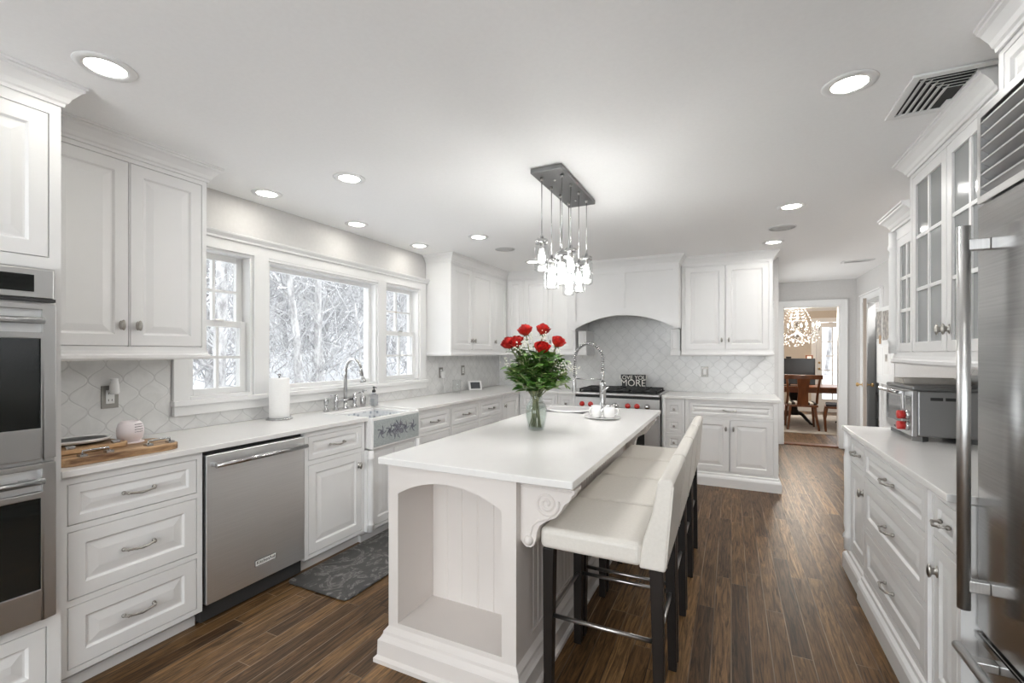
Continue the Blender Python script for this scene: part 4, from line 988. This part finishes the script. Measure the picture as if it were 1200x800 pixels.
outlet(-.28, 5.792, 1.155, 0, 'light switch with steel plate on the tiles right of the stove', rocker=True)
t = thing('plug_in_warmer', 'white plug-in air freshener in the outlet beside the wall oven', 'air freshener', (-2.983, 1.262, 1.18), R90)
MB().lathe([(.018, -.02), (.022, -.01), (.020, .03), (.015, .055), (.017, .062), (.012, .064)], 18, (0, -.024, 0)).box(-.012, .012, -.02, -.0005, -.015, .015).build('body', M['white_plastic'], t)
t = thing('charger', 'white plug-in charger hanging in the outlet right of the windows', 'charger', (-2.983, 4.335, 1.135), R90)
MB().box(-.022, .022, -.035, -.0005, -.045, .03).build('body', M['white_plastic'], t, bevel=.006); MB().tube([(0, -.02, -.045), (.005, -.02, -.11), (.03, -.022, -.19), (.035, -.024, -.2185)], .003, 6).build('cable', M['white_plastic'], t)
t = thing('glass_vase', 'small clear empty glass on the worktop right of the windows', 'glass', (-2.86, 4.46, .914))
MB().lathe([(.03, .002), (.045, .003), (.05, .06), (.045, .12), (.052, .15)], 24).build('bowl', M['jar'], t)
t = thing('tablet', 'small white tablet on a stand in the corner of the worktop', 'tablet', (-2.84, 4.86, .914), radians(52))
m = MB().box(-.085, .085, -.006, .006, 0, .115); m.xf(Matrix.Translation((0, 0, .004)) @ Matrix.Rotation(radians(-18), 4, 'X')).build('case', M['white_plastic'], t, bevel=.003)
m = MB().box(-.062, .062, -.0075, -.0062, .016, .098); m.xf(Matrix.Translation((0, 0, .004)) @ Matrix.Rotation(radians(-18), 4, 'X')).build('screen', M['screen'], t)
MB().prism([(.006, 0), (.06, 0), (.02, .07)], 'x', -.04, .04).build('stand', M['white_plastic'], t)
# sign on the stove
sg = thing('sign', 'black wooden sign with cream letters standing at the back of the stove', 'sign', (-1.07, 5.60, .9625))
MB().box(-.145, .145, -.02, .02, 0, .15).build('block', M['black'], sg, bevel=.002)
text('lettering', 'LOVE YOU', M['letters'], sg, (0, -.0205, .113), (pi/2, 0, 0), .068, .001)
text('lettering', 'MORE', M['letters'], sg, (0, -.0205, .047), (pi/2, 0, 0), .112, .001)

# ------------------------------------------------------------------ vase of roses
vx, vy = -1.066, 2.55
t = thing('glass_vase', 'clear glass vase holding red roses on the island', 'vase', (vx, vy, .914))
MB().lathe([(.0001, .006), (.042, .004), (.046, .0), (.05, .006), (.064, .085), (.067, .115), (.06, .145), (.040, .178), (.036, .20), (.040, .235), (.052, .258), (.049, .258), (.037, .235), (.033, .20), (.037, .178), (.057, .145), (.063, .115), (.060, .085), (.045, .012), (.0001, .012)], 36).build('glass', M['vase'], t)
MB().lathe([(.0001, .0135), (.044, .0135), (.0585, .085), (.0615, .115), (.055, .142), (.0001, .143)], 28).build('water', M['water'], t)
C0 = Vector((vx, vy, .914))
rp = random.Random(11)
fwd = Vector((-.4343, .9008, 0)); rgt = Vector((.9008, .4343, 0))     # the bouquet is built facing the room
def petal(m, c, ax, a, R, h, w, open_, rot=0):
    u = ax.orthogonal().normalized(); v = ax.cross(u); vs = []; N_ = 6
    for i in range(N_+1):
        q = i/N_
        for j in range(N_+1):
            e = j/N_*2-1
            qq = q*(1-.16*e*e*q)
            rad = R*(.18+.82*sin(min(qq/.6, 1)*pi/2)) + max(0, qq-.6)*open_*R*1.6 + .06*R*e*(1 if rot else -1)
            ang = a + e*w*.5*(.55+.45*sin(pi*min(q*1.1, 1)*.6))
            vs.append(c + ax*(h*qq - open_*.5*h*max(0, qq-.72)) + (u*cos(ang)+v*sin(ang))*rad)
    m.add(vs, [(i*(N_+1)+j, i*(N_+1)+j+1, (i+1)*(N_+1)+j+1, (i+1)*(N_+1)+j) for i in range(N_) for j in range(N_)], True)
def leaf(m, p, d, L, wd, nrm):
    d = d.normalized(); s = d.cross(nrm)
    s = s.normalized() if s.length > 1e-4 else d.orthogonal().normalized(); n = s.cross(d)
    rows = [(0, .04), (.25, .8), (.5, 1), (.75, .72), (1, .03)]; vs = []
    for q, k in rows:
        c = p + d*L*q - Vector((0,0,1))*L*.22*q*q
        vs += [c - s*wd*k + n*wd*.25*k, c, c + s*wd*k + n*wd*.25*k]
    m.add(vs, [(i*3+j, i*3+j+1, (i+1)*3+j+1, (i+1)*3+j) for i in range(4) for j in range(2)], True)
def stemline(foot, tip):
    an = rp.uniform(0, 2*pi); ro = .024*sqrt(rp.random())
    nk = Vector((vx + (tip.x-vx)*.05 + ro*cos(an), vy + (tip.y-vy)*.05 + ro*sin(an), .914+.20))
    return [foot, foot.lerp(nk, .5), nk, nk.lerp(tip, .35)+Vector((0,0,.02)), nk.lerp(tip, .7)+Vector((0,0,.012)), tip]
ROSES = [(-.066, .045, .600, 'upper left rose of the bouquet'), (.045, .06, .605, 'upper right rose of the bouquet'), (-.165, 0, .520, 'leftmost rose of the bouquet, half open'), (-.118, -.03, .527, 'rose beside the leftmost one, low in the bouquet'),
         (.030, -.085, .492, 'front middle rose of the bouquet, facing the room'), (.132, .0, .528, 'rightmost rose of the bouquet')]
for i, (a, b, z, lab) in enumerate(ROSES):
    tip = C0 + rgt*a + fwd*b + Vector((0, 0, z)); ax = (Vector((0,0,1)) + rgt*a*3.2 + fwd*(b*3-.35)).normalized()
    r = thing('rose', 'red rose, ' + lab, 'rose', tuple(C0), 0, 'red roses in the glass vase')
    k = tip - C0; m = MB()
    for rad, hh, n, op in ((.008, .066, 2, -.5), (.014, .067, 3, -.4), (.021, .066, 4, -.3), (.028, .063, 4, -.12), (.034, .058, 5, .1), (.040, .050, 5, .35)):
        ph = rp.uniform(0, 6)
        for q in range(n): petal(m, k - ax*.028, ax, ph+2*pi*q/n, rad*rp.uniform(.95, 1.05), hh*rp.uniform(.95, 1.05), 2*pi/n*1.45, op, 1)
    m.lathe([(.0001, -.004), (.018, .004), (.028, .018), (.024, .03), (.0001, .032)], 12); base_ = m.v[-60:]
    Mx = Matrix.Translation(k - ax*.028) @ ax.to_track_quat('Z', 'Y').to_matrix().to_4x4()
    m.v[-60:] = [tuple(Mx @ Vector(p)) for p in base_]
    m.build('bloom', M['rose'], r)
    a_ = 2*pi*i/6; foot = Vector((.022*cos(a_+pi), .022*sin(a_+pi), .018))
    st = [p-C0 for p in stemline(C0+foot, tip-ax*.022)]
    MB().tube(st, [.0035]*5+[.005], 7).build('stem', M['stem'], r)
    m = MB()
    for q in range(5): an = 2*pi*q/5; u = ax.orthogonal().normalized(); v = ax.cross(u); dd_ = u*cos(an)+v*sin(an); leaf(m, k-ax*.022, dd_ - ax*.2, .03, .006, ax)
    for q in range(5):
        s = rp.uniform(.3, .85); p = st[3].lerp(st[5], s); an = rp.uniform(0, 2*pi); leaf(m, p, Vector((cos(an), sin(an), .25)), rp.uniform(.05, .075), rp.uniform(.017, .023), Vector((0,0,1)))
    m.build('foliage', M['green'], r)
gm, gm2, gs, wf = MB(), MB(), MB(), MB()
for i in range(78):
    an = rp.uniform(0, 2*pi); R = sqrt(rp.uniform(.02, 1))*.205; z = .285 + .20*(1-(R/.215)**2) + rp.uniform(-.09, .06)
    tip = C0 + Vector((cos(an)*R, sin(an)*R, z)); foot = C0 + Vector((cos(an+2.5)*.044*sqrt(rp.random()), sin(an+2.5)*.044*sqrt(rp.random()), .018))
    st = stemline(foot, tip); gs.tube(st if i % 3 == 0 else st[2:], .0026, 5)
    for q in range(10):
        s = rp.uniform(.0, 1); p = st[2].lerp(st[5], .35+.65*s) + Vector((0,0,.012)); ang = rp.uniform(0, 2*pi)
        d = Vector((cos(ang), sin(ang), rp.uniform(-.3, .7))) + (tip-C0).normalized()*.4
        leaf(gm if rp.random() < .68 else gm2, p, d, rp.uniform(.045, .085), rp.uniform(.018, .034), Vector((rp.uniform(-.4,.4), rp.uniform(-.4,.4), 1)))
for i in range(26):
    an = rp.uniform(0, 2*pi); R = rp.uniform(.06, .225); z = .46 + .10*(1-R/.22) + rp.uniform(-.10, .07)
    tip = C0 + Vector((cos(an)*R, sin(an)*R, z)); st = stemline(C0+Vector((0,0,.05)), tip); gs.tube(st[2:], .001, 4)
    for q in range(14): wf.ball(tip + Vector((rp.gauss(0,.018), rp.gauss(0,.018), rp.gauss(0,.016))), rp.uniform(.003, .006), 6, 4)
# drooping brown-green sprig at the right
for q in range(5):
    p0 = C0 + rgt*.09 + Vector((0,0,.36)); e = p0 + rgt*rp.uniform(.08, .13) + Vector((0, 0, rp.uniform(-.14, .02))) + fwd*rp.uniform(-.05,.05)
    gs.tube([p0, p0.lerp(e, .5)+Vector((0,0,.02)), e], .0018, 5)
    for s in range(6): leaf(gm2, p0.lerp(e, .3+.12*s), rgt*.6+Vector((0,0,rp.uniform(-1,1))), .03, .005, fwd)
g = thing('greenery', 'leafy green filler foliage of the rose bouquet in the vase', 'foliage', tuple(C0)); g['kind'] = 'stuff'
for mm, nm, mt_ in ((gm, 'dark_leaves', 'green'), (gm2, 'pale_leaves', 'green2'), (gs, 'stems', 'stem')): rel(mm, g).build(nm, M[mt_], g)
for o in g.children: o['kind'] = 'stuff'
g = thing('filler_flowers', 'tiny white filler flowers scattered through the rose bouquet', 'flowers', tuple(C0)); g['kind'] = 'stuff'
rel(wf, g).build('blossoms', M['bloom_white'], g)['kind'] = 'stuff'

# ------------------------------------------------------------------ floor mat
mt = slab('floor_mat', M['mat'], -2.40, -1.915, 1.865, 3.05, .001, .017, .035, None, .012)
tag(mt, 'dark grey swirled kitchen mat on the floor in front of the sink cabinet', 'mat')

# ------------------------------------------------------------------ toaster oven and things on the right worktop
to = thing('toaster_oven', 'grey countertop toaster oven with two red knobs on the right worktop', 'toaster oven', (.853, 3.495, .914), L90)
TW, TD = .435, .33
MB().box(0, TW, .02, TD, .028, .268).build('body', M['grey_metal'] if False else mat('grey_enamel', (.30,.30,.30), .35, .6), to, bevel=.012, seg=3)
MB().box(-.006, TW+.006, .0, TD+.01, .268, .290).build('top_cover', M['grey_metal'], to, bevel=.008)
MB().box(-.002, TW+.002, .0, .022, .028, .268).build('front_frame', M['steel_h'], to, bevel=.003)
td = MB().cells(.02, .315, .060, .255, [(.042, .293, .082, .225)], -.008, 0).build('door', M['steel_h'], to, bevel=.003)
MB().box(.042, .293, -.004, -.001, .082, .225).build('glass', mat('smoky_oven_glass', (.10,.10,.10), .08), td)
MB().tube([(.0, -.032, .250), (.335, -.032, .250)], .010, 12).box(.03, .045, -.032, -.004, .242, .256).box(.29, .305, -.032, -.004, .242, .256).build('handle', M['chrome'], td)
for z in (.078, .135):
    k = MB().lathe([(.026, 0), (.026, .012), (.0235, .014), (.0235, .016)], 22); k.xf(Matrix.Translation((.385, 0, z)) @ Matrix.Rotation(pi/2, 4, 'X')); ko = k.build('knob_collar', M['chrome'], to)
    k = MB().lathe([(.0225, 0), (.0225, .03), (.020, .033), (.0001, .034)], 22); k.xf(Matrix.Translation((.385, -.016, z)) @ Matrix.Rotation(pi/2, 4, 'X')).build('red_knob', M['red'], ko)
MB().box(.345, .42, -.002, 0, .185, .235).build('display', M['black_glass'], to)
text('brand_mark', 'WOLF', M['black'], to, (.17, -.0005, .045), (pi/2, 0, 0), .016, .0004)
for x in (.04, TW-.04):
    for y in (.045, TD-.045): MB().lathe([(.034, 0), (.034, .028)], 4, (x, y, 0), False).build('foot', M['grey_metal'], to)
m = MB()
for k in range(2): m.box(TW-.0005, TW+.001, .075+.06*k, .125+.06*k, .218, .234)
m.build('vent_slots', M['dark_gap'], to)
t = thing('wooden_tray', 'weathered grey wooden tray lying on the toaster oven', 'tray', (1.02, 3.37, 1.2045))
MB().box(-.14, .14, -.09, .09, 0, .012).box(-.14, .14, -.09, -.08, .012, .03).box(-.14, .14, .08, .09, .012, .03).box(-.14, -.13, -.08, .08, .012, .03).box(.13, .14, -.08, .08, .012, .03).build('tray', mottled('weathered_wood', (.40,.37,.33), (.55,.52,.48), 12, .8, .1, (1, 6, 1)), t, bevel=.002)
def frame(x, y, z, w, h, label, mtl, pic, rz):
    t = thing('photo_frame', label, 'photo frame', (x, y, z), rz, 'frames behind the toaster oven')
    MB().cells(-w/2, w/2, 0, h, [(-w/2+.015, w/2-.015, .015, h-.015)], -.008, .008).build('frame', mtl, t, bevel=.002)
    MB().box(-w/2+.015, w/2-.015, -.002, .004, .015, h-.015).build('picture', pic, t)
frame(1.20, 3.33, .9145, .15, .34, 'white frame leaning behind the toaster oven, nearest the wall end', M['white_plastic'], M['card'], L90)
frame(1.205, 3.14, .9145, .14, .335, 'dark frame with a copper-coloured picture behind the toaster oven', M['espresso'], M['copper'], L90)
frame(1.205, 2.95, .9145, .13, .32, 'silver frame behind the toaster oven, nearest the camera', M['nickel'], M['card'], L90)

# ------------------------------------------------------------------ passage: memo board with papers
mb_ = thing('memo_board', 'white memo board on the passage wall covered with pinned papers', 'notice board', (1.56, 6.78, 1.02), L90)
MB().box(0, .52, 0, .038, 0, .88).build('board', M['white_plastic'], mb_, bevel=.004)
def paper(x0, x1, z0, z1, label, mtl, n, yy):
    t = tag(MB().box(x0, x1, 0, .0012, z0, z1).build('pinned_paper', mtl), label, 'paper', 'papers pinned on the memo board')
    t.location = (1.56-.0015-yy, 6.78, 1.02); t.rotation_euler = (0, 0, L90)
paper(.03, .26, .10, .42, 'large white sheet low on the memo board', M['card'], 0, 0)
paper(.02, .22, .52, .84, 'collage of photographs at the top left of the memo board', M['photo'], 1, 0)
paper(.25, .47, .50, .83, 'grey calendar picture at the top right of the memo board', M['photo'], 2, 0)
paper(.12, .20, .46, .56, 'small brown card hanging in the middle of the memo board', M['olive_wood'], 3, .002)
paper(.29, .47, .12, .44, 'white sheet with a dark drawing on the right of the memo board', M['card'], 4, 0)
paper(.35, .43, .26, .34, 'small dark snapshot in the middle of the right-hand sheet', M['photo'], 5, .002)
# pantry shelves behind the ajar door
ps_ = thing('pantry_shelf', 'white pantry shelving behind the ajar door', 'shelf', (1.9, 7.15, 0))
MB().box(-.1, .5, .70, .72, 0, 2.0).box(-.1, .5, -.70, -.68, 0, 2.0).build('side_panel', M['trim'], ps_)
for z in (.1, .45, .8, 1.15, 1.5, 1.85): MB().box(-.1, .5, -.68, .70, z, z+.02).build('shelf', M['trim'], ps_)

# ------------------------------------------------------------------ dining room
tag(MB().box(.2, 3.0, 9.15, 11.9, .001, .012).build('rug', M['rug'], bevel=.004), 'pale rug under the dining table', 'rug')
dt = thing('dining_table', 'dark cherry dining table with a pedestal base in the dining room', 'table', (1.55, 10.35, .012))
MB().box(-1.05, 1.05, -.48, .48, .695, .735).build('tabletop', M['cherry'], dt, bevel=.008)
MB().box(-.95, .95, -.40, .40, .62, .695).build('apron', M['cherry'], dt)
for x in (-.45, .55):
    p = MB().lathe([(.09, .16), (.10, .2), (.06, .26), (.05, .4), (.08, .5), (.10, .62)], 18, (x, 0, 0)).build('pedestal', M['espresso'], dt)
    for k in range(4):
        a = pi/4+k*pi/2; MB().tube([(x, 0, .22), (x+.18*cos(a), .18*sin(a), .18), (x+.34*cos(a), .34*sin(a), .03), (x+.40*cos(a), .40*sin(a), .02)], [.03, .028, .022, .018], 8).build('foot', M['espresso'], p)
def dining_chair(loc, rz, label, seat_m):
    t = thing('dining_chair', label, 'chair', loc, rz, 'dining chairs')
    slab('seat', M['cherry'], -.24, .24, -.22, .22, .40, .435, .05, t, .006)
    MB().box(-.215, .215, -.19, .20, .435, .475).build('cushion', seat_m, t, bevel=.015, seg=3)
    for s in (-1, 1):
        MB().tube([(s*.205, .19, .40), (s*.215, .215, .22), (s*.225, .20, 0)], [.026, .022, .017], 10).build('front_leg', M['cherry'], t)
        MB().tube([(s*.185, -.19, .42), (s*.20, -.21, .25), (s*.235, -.30, .0)], [.026, .023, .018], 10).build('rear_leg', M['cherry'], t)
        MB().tube([(s*.22, .0, .43), (s*.225, -.12, .47), (s*.222, -.20, .62), (s*.235, -.26, .80), (s*.25, -.31, .95)], [.020, .022, .020, .019, .018], 10).build('side_post', M['cherry'], t)
    m = MB(); pts = [(-.29, -.31), (-.15, -.345), (0, -.355), (.15, -.345), (.29, -.31), (.29, -.285), (.15, -.32), (0, -.33), (-.15, -.32), (-.29, -.285)]
    m.prism(pts, 'z', .90, .975).build('crest_rail', M['cherry'], t, bevel=.006)
    m = MB(); m.add([(-.085,-.20,.435),(.085,-.20,.435),(.085,-.225,.435),(-.085,-.225,.435), (-.075,-.27,.70),(.075,-.27,.70),(.075,-.295,.70),(-.075,-.295,.70), (-.10,-.325,.905),(.10,-.325,.905),(.10,-.35,.905),(-.10,-.35,.905)],
        [(0,1,2,3), (8,11,10,9)] + [(4*i+k, 4*i+(k+1) % 4, 4*i+4+(k+1) % 4, 4*i+4+k) for i in range(2) for k in range(4)])
    m.build('splat', M['cherry'], t)
    return t
dining_chair((1.14, 9.72, .012), 0, 'cherry dining chair with striped seat, its back towards the kitchen', M['stripe'])
dining_chair((1.70, 9.62, .012), radians(82), 'cherry dining chair with dark blue seat, turned sideways at the right of the doorway', M['navy'])
mo = thing('monitor', 'large black computer monitor on the dining table', 'monitor', (.98, 10.05, .748), radians(-8))
MB().box(-.42, .42, -.012, .02, .03, .52).build('casing', M['black'], mo, bevel=.006); MB().box(-.41, .41, -.0135, -.012, .045, .508).build('screen', M['screen'], mo)
MB().box(-.03, .03, .02, .05, 0, .25).box(-.15, .15, -.08, .12, 0, .012).build('stand', M['black'], mo)
wc = thing('webcam', 'black webcam clipped on top of the monitor', 'webcam', (.98, 10.05, 1.2685), radians(-8))
MB().box(-.045, .045, -.015, .02, 0, .035).build('housing', M['black'], wc, bevel=.008)
pf = thing('desk_clock', 'slim wooden clock with a white face, standing on the table behind the monitor', 'clock', (1.36, 10.45, .748))
MB().box(-.06, .06, -.02, .02, 0, .58).build('case', M['cherry'], pf, bevel=.004); MB().box(-.035, .035, -.022, -.02, .46, .56).build('face', M['card'], pf)
pt = thing('paper_stack', 'white papers at the left end of the dining table', 'papers', (.72, 9.98, .748)); slab('sheet', M['card'], -.1, .1, -.07, .07, 0, .012, .005, pt, 0)
# crystal chandelier
ch = thing('crystal_chandelier', 'crystal chandelier with lit candle bulbs over the dining table', 'chandelier', (1.13, 10.2, H))
MB().lathe([(.06, 0), (.06, -.02), (.02, -.03), (.012, -.05), (.012, -.42), (.04, -.44), (.05, -.47), (.02, -.52), (.02, -.66), (.06, -.70), (.05, -.76), (.0001, -.80)][::-1], 16).build('stem', M['chrome'], ch)
cm = MB(); rc = random.Random(2)
for k in range(10):
    a = 2*pi*k/10; R = .36
    arm = MB().tube([(.03*cos(a), .03*sin(a), -.68), (.16*cos(a), .16*sin(a), -.75), (.30*cos(a), .30*sin(a), -.70), (R*cos(a), R*sin(a), -.63)], .008, 8).lathe([(.035, -.625), (.03, -.63), (.008, -.635)], 12, (R*cos(a), R*sin(a), 0)).tube([(R*cos(a), R*sin(a), -.625), (R*cos(a), R*sin(a), -.56)], .011, 8).build('arm', M['crystal'], ch)
    MB().lathe([(.0001, -.56), (.014, -.54), (.016, -.52), (.006, -.49), (.0001, -.47)], 10, (R*cos(a), R*sin(a), 0)).build('candle_bulb', M['candle'], arm)
    for s in range(14):
        q = s/13; r = .03+.30*q; z = -.10-.50*q**.5 if s < 9 else -.66
        cm.ball((r*cos(a+.1), r*sin(a+.1), -.14-.46*q*q-.12*q), .007, 6, 4)
    for s in range(9):
        r = rc.uniform(.06, .38); aa = a+rc.uniform(-.3, .3); z = -.70-rc.uniform(0, .16)-.12*(1-r/.38); cm.ball((r*cos(aa), r*sin(aa), z), rc.uniform(.007, .013), 6, 4, 1.7)
    for s in range(7): cm.ball((.05*cos(a)+.03*s*cos(a)*.4, .05*sin(a)+.03*s*sin(a)*.4, -.08-.06*s), .007, 6, 4, 1.5)
cm.build('crystal_drops', M['drops'], ch)['kind'] = 'stuff'
l = bpy.data.lights.new('chandelier_light', 'POINT'); l.energy = DINING_W; l.color = (1, .9, .78); l.shadow_soft_size = .25
o = bpy.data.objects.new('chandelier_light', l); COL.objects.link(o); o.parent = ch; o.location = (0, 0, -.5)
